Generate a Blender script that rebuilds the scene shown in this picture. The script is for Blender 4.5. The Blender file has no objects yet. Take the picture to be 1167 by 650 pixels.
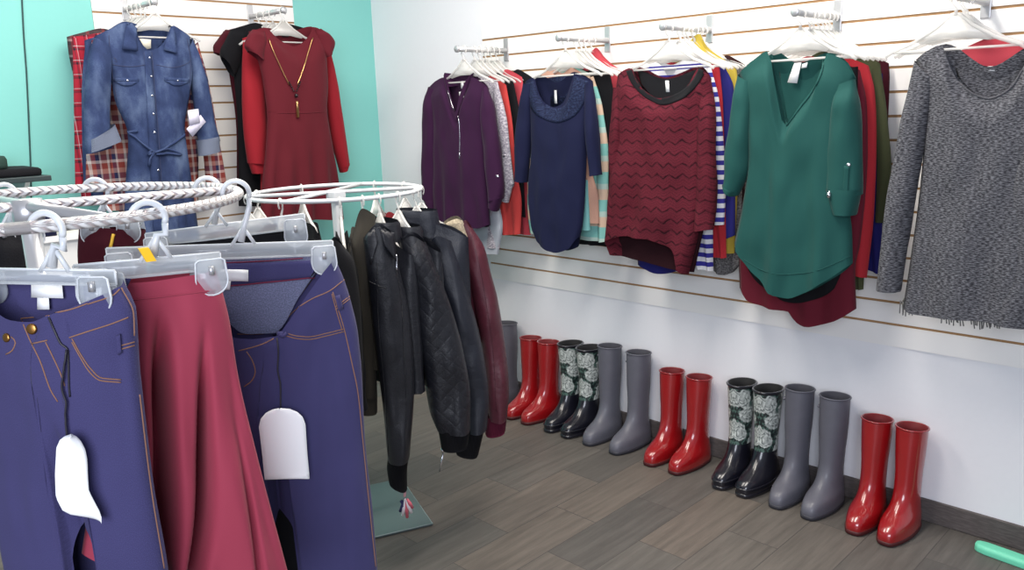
import bpy, math, random
from mathutils import Vector, Matrix, noise
from mathutils.bvhtree import BVHTree
PI = math.pi
SC = bpy.context.scene
COL = SC.collection
rnd = random.Random(7)

# ------------------------------------------------------------------ camera
F = 930.96; YAW, PIT, ROL = .7894, -.2138, -.0332
CAMZ = 1.42
_f = Vector((math.sin(YAW)*math.cos(PIT), math.cos(YAW)*math.cos(PIT), math.sin(PIT)))
_r = Vector((math.cos(YAW), -math.sin(YAW), 0)); _u = _r.cross(_f)
_r, _u = math.cos(ROL)*_r+math.sin(ROL)*_u, -math.sin(ROL)*_r+math.cos(ROL)*_u
EYE = Vector((0, 0, CAMZ))
def ray(x, y): return _f+(x-583.5)/F*_r-(y-325)/F*_u
def proj(P):
    q = P-EYE; return (583.5+F*q.dot(_r)/q.dot(_f), 325-F*q.dot(_u)/q.dot(_f))
def on_x(x, y, X): d = ray(x, y); return EYE+d*(X/d.x)
def on_z(x, y, Z): d = ray(x, y); return EYE+d*((Z-CAMZ)/d.z)
cam = bpy.data.cameras.new('camera'); cam.sensor_width = 36; cam.lens = F/1167*36
cam.clip_start = .02
camo = bpy.data.objects.new('camera', cam); COL.objects.link(camo)
M = Matrix((_r, _u, -_f)).transposed().to_4x4(); M.translation = EYE
camo.matrix_world = M; SC.camera = camo
UPZ = Vector((0, 0, 1))

# ------------------------------------------------------------------ materials
def lin(c):
    return tuple((v/12.92 if v <= .04045 else ((v+.055)/1.055)**2.4) for v in (x/255 for x in c))+(1,)
def tone(rgb, k=.56, g=.12):
    l = lin(rgb); m = .2126*l[0]+.7152*l[1]+.0722*l[2]
    return tuple((v*(1-g)+m*g)*k for v in l[:3])+(1,)
def newmat(name):
    m = bpy.data.materials.new(name); m.use_nodes = True
    nt = m.node_tree; b = nt.nodes['Principled BSDF']
    return m, nt, b
def nd(nt, t, **kw):
    n = nt.nodes.new(t)
    for k, v in kw.items():
        if k in n.inputs: n.inputs[k].default_value = v
        else: setattr(n, k, v)
    return n
def mixc(nt, fac, a, b, blend='MIX'):
    n = nt.nodes.new('ShaderNodeMix'); n.data_type = 'RGBA'; n.blend_type = blend
    for i, v in ((0, fac), (6, a), (7, b)):
        if hasattr(v, 'node'): nt.links.new(v, n.inputs[i])
        else: n.inputs[i].default_value = v
    return n.outputs[2]
def mathn(nt, op, a, b=0.):
    n = nt.nodes.new('ShaderNodeMath'); n.operation = op
    for i, v in ((0, a), (1, b)):
        if hasattr(v, 'node'): nt.links.new(v, n.inputs[i])
        else: n.inputs[i].default_value = v
    return n.outputs[0]
def uvxy(nt):
    t = nt.nodes.new('ShaderNodeUVMap'); s = nt.nodes.new('ShaderNodeSeparateXYZ')
    nt.links.new(t.outputs[0], s.inputs[0]); return t.outputs[0], s.outputs[0], s.outputs[1]
def bump(nt, b, h, strength=.3, dist=.002):
    n = nd(nt, 'ShaderNodeBump', Strength=strength, Distance=dist)
    nt.links.new(h, n.inputs['Height']); nt.links.new(n.outputs[0], b.inputs['Normal'])
def plain(name, rgb, rough=.5, metal=0., coat=0., spec=.5, alpha=1., sub=0.):
    m, nt, b = newmat(name)
    b.inputs['Base Color'].default_value = lin(rgb); b.inputs['Roughness'].default_value = rough
    b.inputs['Metallic'].default_value = metal; b.inputs['Coat Weight'].default_value = coat
    b.inputs['Coat Roughness'].default_value = .05
    b.inputs['Specular IOR Level'].default_value = spec; b.inputs['Alpha'].default_value = alpha
    return m
def fabric(name, rgb, rough=.9, scale=900, var=.12, bmp=.25, sheen=.15, rgb2=None, stretch=(1, 1)):
    m, nt, b = newmat(name)
    uv, x, y = uvxy(nt)
    mp = nd(nt, 'ShaderNodeMapping'); nt.links.new(uv, mp.inputs[0]); mp.inputs['Scale'].default_value = (stretch[0], stretch[1], 1)
    n = nd(nt, 'ShaderNodeTexNoise', Scale=scale, Detail=2.); nt.links.new(mp.outputs[0], n.inputs['Vector'])
    n2 = nd(nt, 'ShaderNodeTexNoise', Scale=14., Detail=3.); nt.links.new(uv, n2.inputs['Vector'])
    c = tone(rgb); d = tone(rgb2) if rgb2 else tuple(v*(1-var*2) for v in c[:3])+(1,)
    rp = nd(nt, 'ShaderNodeMapRange'); rp.inputs[1].default_value = .42; rp.inputs[2].default_value = .64
    nt.links.new(n.outputs[0], rp.inputs[0])
    o = mixc(nt, rp.outputs[0], d, c)
    o = mixc(nt, mathn(nt, 'MULTIPLY', n2.outputs[0], var), o, tuple(min(1, v*1.6) for v in c[:3])+(1,))
    nt.links.new(o, b.inputs['Base Color'])
    b.inputs['Roughness'].default_value = rough; b.inputs['Specular IOR Level'].default_value = .2
    b.inputs['Sheen Weight'].default_value = sheen*.25
    bump(nt, b, n.outputs[0], bmp, .0015)
    return m
def washed(name, dark, mid, pale):
    m, nt, b = newmat(name); uv, x, y = uvxy(nt)
    mp = nd(nt, 'ShaderNodeMapping'); nt.links.new(uv, mp.inputs[0]); mp.inputs['Scale'].default_value = (1., .45, 1)
    n = nd(nt, 'ShaderNodeTexNoise', Scale=11., Detail=5., Roughness=.6); nt.links.new(mp.outputs[0], n.inputs['Vector'])
    n2 = nd(nt, 'ShaderNodeTexNoise', Scale=700., Detail=1.); nt.links.new(mp.outputs[0], n2.inputs['Vector'])
    r = nt.nodes.new('ShaderNodeValToRGB'); e = r.color_ramp.elements
    e[0].position = .30; e[0].color = tone(dark); e[1].position = .72; e[1].color = tone(pale); k = e.new(.5); k.color = tone(mid)
    nt.links.new(mathn(nt, 'ADD', n.outputs[0], mathn(nt, 'MULTIPLY', mathn(nt, 'SUBTRACT', n2.outputs[0], .5), .25)), r.inputs[0])
    nt.links.new(r.outputs[0], b.inputs['Base Color']); b.inputs['Roughness'].default_value = .9; b.inputs['Specular IOR Level'].default_value = .2
    bump(nt, b, n2.outputs[0], .15, .001); return m
def bands(nt, coord, freq, ramp):
    """repeat stripes: ramp = [(pos,rgb)...] constant"""
    t = mathn(nt, 'FRACT', mathn(nt, 'MULTIPLY', coord, freq))
    r = nt.nodes.new('ShaderNodeValToRGB'); r.color_ramp.interpolation = 'CONSTANT'
    e = r.color_ramp.elements
    while len(e) < len(ramp): e.new(.5)
    for k, (p, c) in enumerate(ramp): e[k].position = p; e[k].color = tone(c, .74)
    nt.links.new(t, r.inputs[0]); return r.outputs[0]
def striped(name, ramp, freq, axis='y', rough=.9):
    m, nt, b = newmat(name); uv, x, y = uvxy(nt)
    nt.links.new(bands(nt, y if axis == 'y' else x, freq, ramp), b.inputs['Base Color'])
    b.inputs['Roughness'].default_value = rough; b.inputs['Specular IOR Level'].default_value = .2
    return m
def plaid(name, rx, ry, fx, fy):
    m, nt, b = newmat(name); uv, x, y = uvxy(nt)
    o = mixc(nt, .5, bands(nt, x, fx, rx), bands(nt, y, fy, ry))
    nt.links.new(o, b.inputs['Base Color']); b.inputs['Roughness'].default_value = .9
    b.inputs['Specular IOR Level'].default_value = .2
    return m
def leather(name, rgb, rough=.38, quilt=False):
    m, nt, b = newmat(name); uv, x, y = uvxy(nt)
    n = nd(nt, 'ShaderNodeTexNoise', Scale=45., Detail=5.); nt.links.new(uv, n.inputs['Vector'])
    v = nd(nt, 'ShaderNodeTexVoronoi', Scale=420.); nt.links.new(uv, v.inputs['Vector'])
    c = tone(rgb, .5)
    nt.links.new(mixc(nt, n.outputs[0], c, tuple(min(1, q*1.5) for q in c[:3])+(1,)), b.inputs['Base Color'])
    b.inputs['Roughness'].default_value = rough; b.inputs['Specular IOR Level'].default_value = .5
    h = mathn(nt, 'ADD', mathn(nt, 'MULTIPLY', n.outputs[0], 1.0), mathn(nt, 'MULTIPLY', v.outputs[0], .25))
    if quilt:
        s1 = mathn(nt, 'ABSOLUTE', mathn(nt, 'SINE', mathn(nt, 'MULTIPLY', mathn(nt, 'ADD', x, y), 75.)))
        s2 = mathn(nt, 'ABSOLUTE', mathn(nt, 'SINE', mathn(nt, 'MULTIPLY', mathn(nt, 'SUBTRACT', x, y), 75.)))
        h = mathn(nt, 'ADD', h, mathn(nt, 'MULTIPLY', mathn(nt, 'POWER', mathn(nt, 'MULTIPLY', s1, s2), .4), .55))
    bump(nt, b, h, .5, .004)
    return m

M_white_wall = None
def wall_mat(name, rgb):
    m, nt, b = newmat(name)
    tc = nd(nt, 'ShaderNodeTexCoord'); n = nd(nt, 'ShaderNodeTexNoise', Scale=60., Detail=4.)
    nt.links.new(tc.outputs['Object'], n.inputs['Vector'])
    c = lin(rgb)
    nt.links.new(mixc(nt, n.outputs[0], tuple(v*.97 for v in c[:3])+(1,), c), b.inputs['Base Color'])
    b.inputs['Roughness'].default_value = .7; b.inputs['Specular IOR Level'].default_value = .25
    bump(nt, b, n.outputs[0], .06, .003); return m
m_white = wall_mat('white_paint', (236, 236, 240))
m_teal = wall_mat('teal_paint', (134, 205, 197))
m_slat = plain('slatwall_laminate', (240, 238, 236), .45)
m_groove = plain('slatwall_groove_board', (158, 122, 84), .8)
m_base = None
def floor_mat():
    m, nt, b = newmat('wood_look_tile')
    tc = nd(nt, 'ShaderNodeTexCoord')
    mp = nd(nt, 'ShaderNodeMapping'); nt.links.new(tc.outputs['Object'], mp.inputs[0])
    mp.inputs['Location'].default_value = (-.03, 0, 0)
    br = nt.nodes.new('ShaderNodeTexBrick'); nt.links.new(mp.outputs[0], br.inputs['Vector'])
    br.offset = .5; br.offset_frequency = 2; br.squash = 1
    for k, v in (('Scale', 1.), ('Mortar Size', .0016), ('Mortar Smooth', .1), ('Bias', 0.), ('Brick Width', .5), ('Row Height', .1825)):
        br.inputs[k].default_value = v
    br.inputs['Color1'].default_value = (0, 0, 0, 1); br.inputs['Color2'].default_value = (1, 1, 1, 1)
    br.inputs['Mortar'].default_value = (.5, .5, .5, 1)
    # wood grain stretched along x
    mg = nd(nt, 'ShaderNodeMapping'); nt.links.new(tc.outputs['Object'], mg.inputs[0]); mg.inputs['Scale'].default_value = (2.2, 26, 1)
    off = nd(nt, 'ShaderNodeVectorMath', operation='ADD'); nt.links.new(mg.outputs[0], off.inputs[0])
    sc = nd(nt, 'ShaderNodeVectorMath', operation='SCALE'); nt.links.new(br.outputs[0], sc.inputs[0]); sc.inputs['Scale'].default_value = 13.
    nt.links.new(sc.outputs[0], off.inputs[1])
    g = nd(nt, 'ShaderNodeTexNoise', Scale=1.6, Detail=6., Roughness=.65); nt.links.new(off.outputs[0], g.inputs['Vector'])
    g2 = nd(nt, 'ShaderNodeTexNoise', Scale=4., Detail=3.); nt.links.new(tc.outputs['Object'], g2.inputs['Vector'])
    sepb = nt.nodes.new('ShaderNodeSeparateColor'); nt.links.new(br.outputs[0], sepb.inputs[0])
    tone = nt.nodes.new('ShaderNodeValToRGB'); e = tone.color_ramp.elements
    e[0].position = 0; e[0].color = lin((84, 82, 80)); e[1].position = 1; e[1].color = lin((112, 103, 95))
    k = e.new(.5); k.color = lin((100, 97, 93))
    nt.links.new(sepb.outputs[0], tone.inputs[0])
    rg = nt.nodes.new('ShaderNodeValToRGB'); rg.color_ramp.elements[0].position = .3; rg.color_ramp.elements[1].position = .72
    rg.color_ramp.elements[0].color = (.62, .61, .6, 1); rg.color_ramp.elements[1].color = (1.15, 1.13, 1.1, 1)
    nt.links.new(g.outputs[0], rg.inputs[0])
    c = mixc(nt, 1., tone.outputs[0], rg.outputs[0], 'MULTIPLY')
    c = mixc(nt, mathn(nt, 'MULTIPLY', g2.outputs[0], .3), c, lin((112, 106, 100)))
    c = mixc(nt, br.outputs['Fac'], c, lin((76, 72, 70)))
    nt.links.new(c, b.inputs['Base Color'])
    b.inputs['Roughness'].default_value = .5; b.inputs['Specular IOR Level'].default_value = .35
    h = mathn(nt, 'SUBTRACT', mathn(nt, 'MULTIPLY', g.outputs[0], .25), br.outputs['Fac'])
    bump(nt, b, h, .3, .002)
    return m
m_floor = floor_mat()
m_basetile = fabric('baseboard_tile', (128, 119, 117), .5, 30, .15, .1, 0, stretch=(1, 6))
m_clear = None
def clear_plastic(name, rgb, alpha, rough=.25):
    m, nt, b = newmat(name)
    b.inputs['Base Color'].default_value = lin(rgb); b.inputs['Roughness'].default_value = rough
    b.inputs['Alpha'].default_value = alpha; b.inputs['Coat Weight'].default_value = .3
    return m
m_hang = clear_plastic('frosted_hanger_plastic', (232, 230, 226), .5)
m_hangclear = clear_plastic('clear_hanger_plastic', (196, 202, 208), .42, .15)
m_hangrib = clear_plastic('clear_hanger_edge', (222, 226, 230), .75, .2)
m_chrome = plain('brushed_chrome', (214, 214, 214), .3, .55)
m_steel = plain('satin_steel', (196, 196, 198), .35, .6)
m_rackpaint = plain('pale_grey_enamel', (216, 218, 220), .35)
m_plate = plain('grey_base_plate', (92, 108, 108), .3)
m_plateedge = plain('pale_plate_edge', (150, 165, 165), .35)  # paler tone than the plate, for the tube along two of its edges
m_black_cable = plain('dark_cable', (40, 70, 70), .6)
m_tag = plain('white_card', (254, 254, 254), .6)
m_label = plain('white_woven_label', (245, 245, 245), .8)
m_darklabel = plain('dark_woven_label', (40, 34, 40), .8)
m_ribbon = plain('black_ribbon', (38, 36, 46), .5)
m_gold = plain('gold_metal', (205, 165, 110), .3, 1.)
m_brass = plain('brass_button', (170, 125, 70), .35, 1.)
m_silver = plain('silver_metal', (220, 220, 225), .2, 1.)
m_stitch = plain('tan_thread', (136, 98, 80), .9)
m_piping = plain('maroon_piping', (110, 30, 60), .9)

# fabrics
f_denim_dress = washed('washed_denim', (44, 60, 102), (64, 84, 134), (116, 140, 184))
f_denim_in = fabric('denim_wrong_side', (150, 162, 190), .9, 420, .2, .2, .1)
f_jeans = fabric('indigo_stretch_denim', (88, 84, 142), .85, 1500, .2, .12, .2, rgb2=(74, 70, 122), stretch=(1, .5))
f_jeans_in = fabric('indigo_denim_inside', (156, 162, 204), .9, 420, .2, .2, .1)
f_skirt = fabric('wine_scuba_knit', (212, 70, 100), .75, 1200, .05, .1, .3)
f_maroon_dress = fabric('maroon_ponte', (132, 30, 48), .85, 900, .08, .15, .2)
f_red = fabric('red_crepe', (203, 24, 47), .85, 900, .08, .15, .2)
f_red2 = fabric('bright_red_knit', (232, 38, 56), .85, 500, .1, .25, .2)
f_coral = fabric('coral_crepe', (255, 74, 70), .85, 900, .06, .15, .2)
f_coral2 = fabric('coral_pink_knit', (255, 81, 99), .85, 700, .06, .15, .2)
f_black = fabric('black_jersey', (26, 26, 32), .9, 800, .1, .2, .1)
f_black_soft = fabric('charcoal_knit', (34, 34, 40), .9, 300, .2, .3, .1)
f_darkmaroon = fabric('dark_maroon_jersey', (96, 22, 40), .9, 800, .1, .2, .1)
f_purple = fabric('plum_jersey', (72, 24, 74), .85, 900, .08, .15, .25)
f_navy = fabric('navy_jersey', (30, 37, 80), .88, 800, .1, .15, .1)
f_green = fabric('teal_green_crepe', (24, 104, 98), .8, 900, .07, .12, .2)
f_burg = fabric('burgundy_crepe', (134, 26, 52), .85, 900, .07, .15, .2)
f_olive = fabric('olive_twill', (92, 98, 62), .9, 900, .1, .15, .1)
f_olivegrey = fabric('grey_olive_twill', (88, 82, 72), .9, 900, .1, .15, .1)
f_blue = fabric('royal_blue_jersey', (50, 48, 150), .85, 800, .08, .15, .1)
f_yellow = fabric('mustard_yellow_jersey', (255, 221, 40), .85, 800, .06, .15, .1)
f_brown = fabric('dark_brown_jersey', (70, 36, 40), .9, 800, .1, .15, .1)
f_peach = fabric('peach_jersey', (255, 194, 167), .85, 800, .06, .15, .1)
f_aqua = fabric('aqua_jersey', (146, 232, 232), .85, 800, .06, .15, .1)
f_tan = fabric('tan_suede', (158, 106, 70), .9, 400, .12, .2, .2)
f_paleblue = fabric('pale_grey_blue_cotton', (223, 232, 246), .85, 800, .05, .12, .1)
f_lace = fabric('white_grey_lace_knit', (250, 244, 253), .9, 130, .12, .4, .1, rgb2=(168, 160, 178))
f_greymarl = fabric('grey_marl_knit', (146, 146, 154), .95, 330, .1, .3, .1, rgb2=(52, 52, 60), stretch=(.32, 1.2))
f_greyfur = fabric('grey_melange', (160, 158, 158), .95, 160, .1, .5, .1, rgb2=(96, 94, 96))
f_fringe = fabric('black_and_white_print', (235, 232, 230), .9, 130, .1, .3, 0, rgb2=(36, 34, 38))
f_fleece = fabric('cream_fleece', (218, 200, 168), .95, 120, .2, .9, .3)
f_rib = fabric('black_ribbing', (24, 24, 30), .9, 300, .3, .5, 0, stretch=(2, .1))
f_wine_rib = fabric('wine_ribbing', (118, 26, 62), .9, 300, .2, .5, 0, stretch=(2, .1))
f_darkgreen = fabric('dark_green_jersey', (62, 96, 86), .9, 400, .2, .3, .1)
f_stripe_bw = striped('blue_white_stripe', [(0, (58, 54, 160)), (.5, (240, 240, 244))], 30)
f_stripe_pastel = striped('mint_peach_stripe', [(0, (136, 216, 206)), (.42, (240, 206, 176)), (.8, (196, 226, 214))], 9)
f_plaid_red = plaid('red_plaid', [(0, (196, 30, 58)), (.55, (60, 40, 52)), (.68, (196, 30, 58)), (.8, (230, 210, 215)), (.85, (150, 24, 44))],
                    [(0, (206, 30, 60)), (.62, (70, 40, 54)), (.8, (206, 40, 66)), (.9, (235, 220, 225)), (.95, (180, 30, 50))], 22, 18)
f_plaid_multi = plaid('rust_navy_plaid', [(0, (176, 74, 60)), (.35, (236, 222, 214)), (.5, (176, 70, 60)), (.7, (44, 48, 92)), (.9, (226, 206, 200))],
                      [(0, (150, 60, 56)), (.3, (232, 214, 206)), (.45, (60, 58, 96)), (.75, (206, 160, 146))], 14, 13)
def chevron():
    m, nt, b = newmat('burgundy_chevron_knit'); uv, x, y = uvxy(nt)
    tri = mathn(nt, 'ABSOLUTE', mathn(nt, 'SUBTRACT', mathn(nt, 'FRACT', mathn(nt, 'MULTIPLY', x, 21.)), .5))
    n = nd(nt, 'ShaderNodeTexNoise', Scale=300., Detail=2.); nt.links.new(uv, n.inputs['Vector'])
    n3 = nd(nt, 'ShaderNodeTexNoise', Scale=25., Detail=2.); nt.links.new(uv, n3.inputs['Vector'])
    n4 = nd(nt, 'ShaderNodeTexNoise', Scale=60., Detail=2.); nt.links.new(uv, n4.inputs['Vector'])
    yy = mathn(nt, 'ADD', mathn(nt, 'MULTIPLY', y, 25.), mathn(nt, 'MULTIPLY', tri, .75))
    yy = mathn(nt, 'ADD', yy, mathn(nt, 'MULTIPLY', n3.outputs[0], .5))
    w = mathn(nt, 'ABSOLUTE', mathn(nt, 'SUBTRACT', mathn(nt, 'FRACT', yy), .5))
    w2 = mathn(nt, 'ABSOLUTE', mathn(nt, 'SUBTRACT', mathn(nt, 'FRACT', mathn(nt, 'MULTIPLY', yy, 4.)), .5))
    k = mathn(nt, 'SMOOTH_MIN', 1., mathn(nt, 'MULTIPLY', w, 9.))
    mr = nd(nt, 'ShaderNodeMapRange'); mr.inputs[1].default_value = .0; mr.inputs[2].default_value = .09
    nt.links.new(mathn(nt, 'ADD', w, mathn(nt, 'MULTIPLY', mathn(nt, 'SUBTRACT', n4.outputs[0], .5), .16)), mr.inputs[0])
    t = mathn(nt, 'MULTIPLY', mr.outputs[0], mathn(nt, 'ADD', .45, mathn(nt, 'SUBTRACT', mathn(nt, 'ADD', mathn(nt, 'MULTIPLY', w2, .7), mathn(nt, 'MULTIPLY', n.outputs[0], 1.3)), .55)))
    nt.links.new(mixc(nt, t, lin((36, 13, 20)), lin((98, 33, 45))), b.inputs['Base Color'])
    b.inputs['Roughness'].default_value = .95; b.inputs['Specular IOR Level'].default_value = .15
    bump(nt, b, mathn(nt, 'ADD', n.outputs[0], mr.outputs[0]), .4, .003)
    return m
f_chevron = chevron()
f_chev_in = fabric('sweater_wrong_side', (66, 26, 36), .95, 300, .2, .4, 0)
f_lacenavy = fabric('navy_lace', (52, 66, 106), .9, 150, .2, .5, 0, rgb2=(22, 28, 60))
l_black = leather('black_leather', (34, 36, 46), .42)
l_quilt = leather('black_quilted_leather', (32, 34, 44), .42, True)
l_blue = leather('blue_black_leather', (38, 42, 56), .45)
l_maroon = leather('maroon_leather', (104, 40, 58), .45)
def braid():
    m, nt, b = newmat('braided_chrome'); uv, x, y = uvxy(nt)
    tri = mathn(nt, 'ABSOLUTE', mathn(nt, 'SUBTRACT', mathn(nt, 'FRACT', mathn(nt, 'MULTIPLY', y, 2.)), .5))
    t = mathn(nt, 'FRACT', mathn(nt, 'ADD', mathn(nt, 'MULTIPLY', x, 62.), mathn(nt, 'MULTIPLY', tri, 1.6)))
    w = mathn(nt, 'ABSOLUTE', mathn(nt, 'SUBTRACT', t, .5))
    mr = nd(nt, 'ShaderNodeMapRange'); mr.inputs[1].default_value = .05; mr.inputs[2].default_value = .3
    nt.links.new(w, mr.inputs[0])
    nt.links.new(mixc(nt, mr.outputs[0], lin((196, 182, 180)), lin((240, 238, 236))), b.inputs['Base Color'])
    b.inputs['Metallic'].default_value = .2; b.inputs['Roughness'].default_value = .35
    bump(nt, b, mr.outputs[0], .8, .004); return m
m_braid = braid()
# rubber
def rubber(name, rgb, rough, coat):
    m, nt, b = newmat(name)
    tc = nd(nt, 'ShaderNodeTexCoord'); n = nd(nt, 'ShaderNodeTexNoise', Scale=30., Detail=3.)
    nt.links.new(tc.outputs['Object'], n.inputs['Vector']); c = lin(rgb)
    nt.links.new(mixc(nt, n.outputs[0], tuple(v*.88 for v in c[:3])+(1,), tuple(min(1, v*1.1) for v in c[:3])+(1,)), b.inputs['Base Color'])
    b.inputs['Roughness'].default_value = rough; b.inputs['Coat Weight'].default_value = coat; b.inputs['Coat Roughness'].default_value = .06
    return m
r_red = rubber('glossy_red_rubber', (150, 16, 22), .3, 1.)
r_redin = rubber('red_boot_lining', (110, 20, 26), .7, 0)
r_grey = rubber('matte_grey_rubber', (92, 92, 102), .5, .1)
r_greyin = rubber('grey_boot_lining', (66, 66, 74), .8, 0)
r_black = rubber('glossy_black_rubber', (22, 22, 32), .3, .5)
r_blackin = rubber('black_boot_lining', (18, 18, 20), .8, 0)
r_sole_red = rubber('dark_red_sole', (70, 16, 20), .6, 0)
r_sole_grey = rubber('dark_grey_sole', (50, 50, 58), .6, 0)
def floral():
    m, nt, b = newmat('rose_print_rubber')
    uv, x, y = uvxy(nt)
    nz = nd(nt, 'ShaderNodeTexNoise', Scale=26., Detail=3.); nt.links.new(uv, nz.inputs['Vector'])
    sub = nd(nt, 'ShaderNodeVectorMath', operation='SCALE'); nt.links.new(nz.outputs['Color'], sub.inputs[0]); sub.inputs['Scale'].default_value = .05
    ad = nd(nt, 'ShaderNodeVectorMath', operation='ADD'); nt.links.new(uv, ad.inputs[0]); nt.links.new(sub.outputs[0], ad.inputs[1])
    v = nd(nt, 'ShaderNodeTexVoronoi', Scale=15., voronoi_dimensions='2D'); nt.links.new(ad.outputs[0], v.inputs['Vector'])
    d = v.outputs['Distance']
    vp = nd(nt, 'ShaderNodeTexVoronoi', Scale=52., voronoi_dimensions='2D', feature='DISTANCE_TO_EDGE'); nt.links.new(ad.outputs[0], vp.inputs['Vector'])
    pe = nd(nt, 'ShaderNodeMapRange'); pe.inputs[1].default_value = .02; pe.inputs[2].default_value = .30; nt.links.new(vp.outputs[0], pe.inputs[0])
    ring = mathn(nt, 'ABSOLUTE', mathn(nt, 'SINE', mathn(nt, 'MULTIPLY', d, 17.)))
    petal = mixc(nt, mathn(nt, 'MULTIPLY', mathn(nt, 'ADD', pe.outputs[0], ring), .55), lin((58, 68, 68)), lin((200, 206, 202)))
    mr = nd(nt, 'ShaderNodeMapRange'); mr.inputs[1].default_value = .50; mr.inputs[2].default_value = .57; nt.links.new(d, mr.inputs[0])
    n2 = nd(nt, 'ShaderNodeTexNoise', Scale=70., Detail=2.); nt.links.new(uv, n2.inputs['Vector'])
    m2 = nd(nt, 'ShaderNodeMapRange'); m2.inputs[1].default_value = .48; m2.inputs[2].default_value = .56; nt.links.new(n2.outputs[0], m2.inputs[0])
    leaf = mixc(nt, m2.outputs[0], lin((26, 34, 36)), lin((74, 100, 92)))
    sep = nt.nodes.new('ShaderNodeSeparateColor'); nt.links.new(v.outputs['Color'], sep.inputs[0])
    gate = mathn(nt, 'GREATER_THAN', sep.outputs[0], .90)
    fac = mathn(nt, 'MAXIMUM', mr.outputs[0], gate)
    nt.links.new(mixc(nt, fac, petal, leaf), b.inputs['Base Color'])
    b.inputs['Roughness'].default_value = .4; b.inputs['Coat Weight'].default_value = .3
    return m
r_floral = floral()

# ------------------------------------------------------------------ object helpers
def thing(name, label, cat, loc=(0, 0, 0), rotz=0., group=None):
    o = bpy.data.objects.new(name, None); COL.objects.link(o)
    o.location = loc; o.rotation_euler = (0, 0, rotz); o.empty_display_size = .02
    o['label'] = label; o['category'] = cat
    if group: o['group'] = group
    return o
def root_of(o):
    while o.parent: o = o.parent
    return o
def link(name, V, Fc, mat, parent=None, uvs=None, smooth=True, world=True):
    """one mesh object; with world=True the vertices are world coordinates (parent chain has only a location)"""
    if parent is not None and world:
        L = root_of(parent).location
        V = [Vector(v)-L for v in V]
    me = bpy.data.meshes.new(name)
    me.from_pydata([tuple(v) for v in V], [], [tuple(f) for f in Fc]); me.update()
    if uvs:
        ul = me.uv_layers.new(name='UVMap')
        for lp in me.loops: ul.data[lp.index].uv = uvs[lp.vertex_index]
    else:
        ul = me.uv_layers.new(name='UVMap')
        for lp in me.loops:
            c = me.vertices[lp.vertex_index].co; ul.data[lp.index].uv = (c.x+c.y, c.z)
    if smooth:
        for p in me.polygons: p.use_smooth = True
    me.materials.append(mat)
    o = bpy.data.objects.new(name, me); COL.objects.link(o)
    if parent is not None: o.parent = parent
    return o
def struct(name, V, Fc, mat, uvs=None):
    o = link(name, V, Fc, mat, None, uvs, False); o['kind'] = 'structure'; return o
def tagm(o, label, cat, group=None):
    o['label'] = label; o['category'] = cat
    if group: o['group'] = group
    return o
def copy_tree(o, parent=None):
    c = o.copy(); COL.objects.link(c); c.parent = parent
    for ch in list(o.children): copy_tree(ch, c)
    return c
class MB:
    def __init__(s): s.v = []; s.f = []; s.uv = []
    def add(s, V, Fc, uv=None):
        n = len(s.v); s.v += [Vector(v) for v in V]; s.f += [tuple(i+n for i in f) for f in Fc]
        s.uv += list(uv) if uv else [(v[0]+v[1], v[2]) for v in V]
        return s
    def box(s, a, b):
        (x0, y0, z0), (x1, y1, z1) = a, b
        return s.add([(x0, y0, z0), (x1, y0, z0), (x1, y1, z0), (x0, y1, z0), (x0, y0, z1), (x1, y0, z1), (x1, y1, z1), (x0, y1, z1)],
                     [(0, 3, 2, 1), (4, 5, 6, 7), (0, 1, 5, 4), (1, 2, 6, 5), (2, 3, 7, 6), (3, 0, 4, 7)])
    def tube(s, pts, r, n=10, closed=False, cap=True):
        pts = [Vector(p) for p in pts]; m = len(pts); V = []; Fc = []; uv = []
        L = 0; prev = None
        for i, p in enumerate(pts):
            a = pts[(i-1) % m] if (closed or i > 0) else p
            b = pts[(i+1) % m] if (closed or i < m-1) else p
            t = (b-a).normalized() if (b-a).length > 1e-9 else Vector((0, 0, 1))
            if prev is None:
                ref = UPZ if abs(t.z) < .9 else Vector((1, 0, 0))
                nx = t.cross(ref).normalized()
            else:
                nx = (prev-t*prev.dot(t)).normalized()
            prev = nx; ny = t.cross(nx)
            if i: L += (p-pts[i-1]).length
            rr = r[i] if isinstance(r, (list, tuple)) else r
            for k in range(n):
                q = 2*PI*k/n
                V.append(p+nx*(math.cos(q)*rr)+ny*(math.sin(q)*rr)); uv.append((L, k/n))
        R = m if closed else m-1
        for i in range(R):
            for k in range(n):
                a, b = i*n+k, i*n+(k+1) % n; c, d = ((i+1) % m)*n+(k+1) % n, ((i+1) % m)*n+k
                Fc.append((a, b, c, d))
        if cap and not closed:
            Fc.append(tuple(range(n-1, -1, -1))); Fc.append(tuple((m-1)*n+k for k in range(n)))
        return s.add(V, Fc, uv)
    def prism(s, poly, thick, ax_s, ax_z, n, o):
        """poly [(s,z)] in the plane o+s*ax_s+z*ax_z, extruded +-thick/2 along n"""
        k = len(poly); V = []
        for sg in (-.5, .5):
            for (a, b) in poly: V.append(o+ax_s*a+ax_z*b+n*(sg*thick))
        Fc = [tuple(range(k-1, -1, -1)), tuple(range(k, 2*k))]
        for i in range(k): j = (i+1) % k; Fc.append((i, j, k+j, k+i))
        return s.add(V, Fc)
    def build(s, name, mat, parent=None, smooth=True, world=True):
        return link(name, s.v, s.f, mat, parent, s.uv, smooth, world)
def bevel(o, w=.003, seg=2):
    m = o.modifiers.new('bevel', 'BEVEL'); m.width = w; m.segments = seg; m.limit_method = 'ANGLE'; return o
def arc(c, a, b, r, t0, t1, n=12):
    c = Vector(c); a = Vector(a); b = Vector(b)
    return [c+a*(math.cos(t0+(t1-t0)*i/n)*r)+b*(math.sin(t0+(t1-t0)*i/n)*r) for i in range(n+1)]

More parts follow.
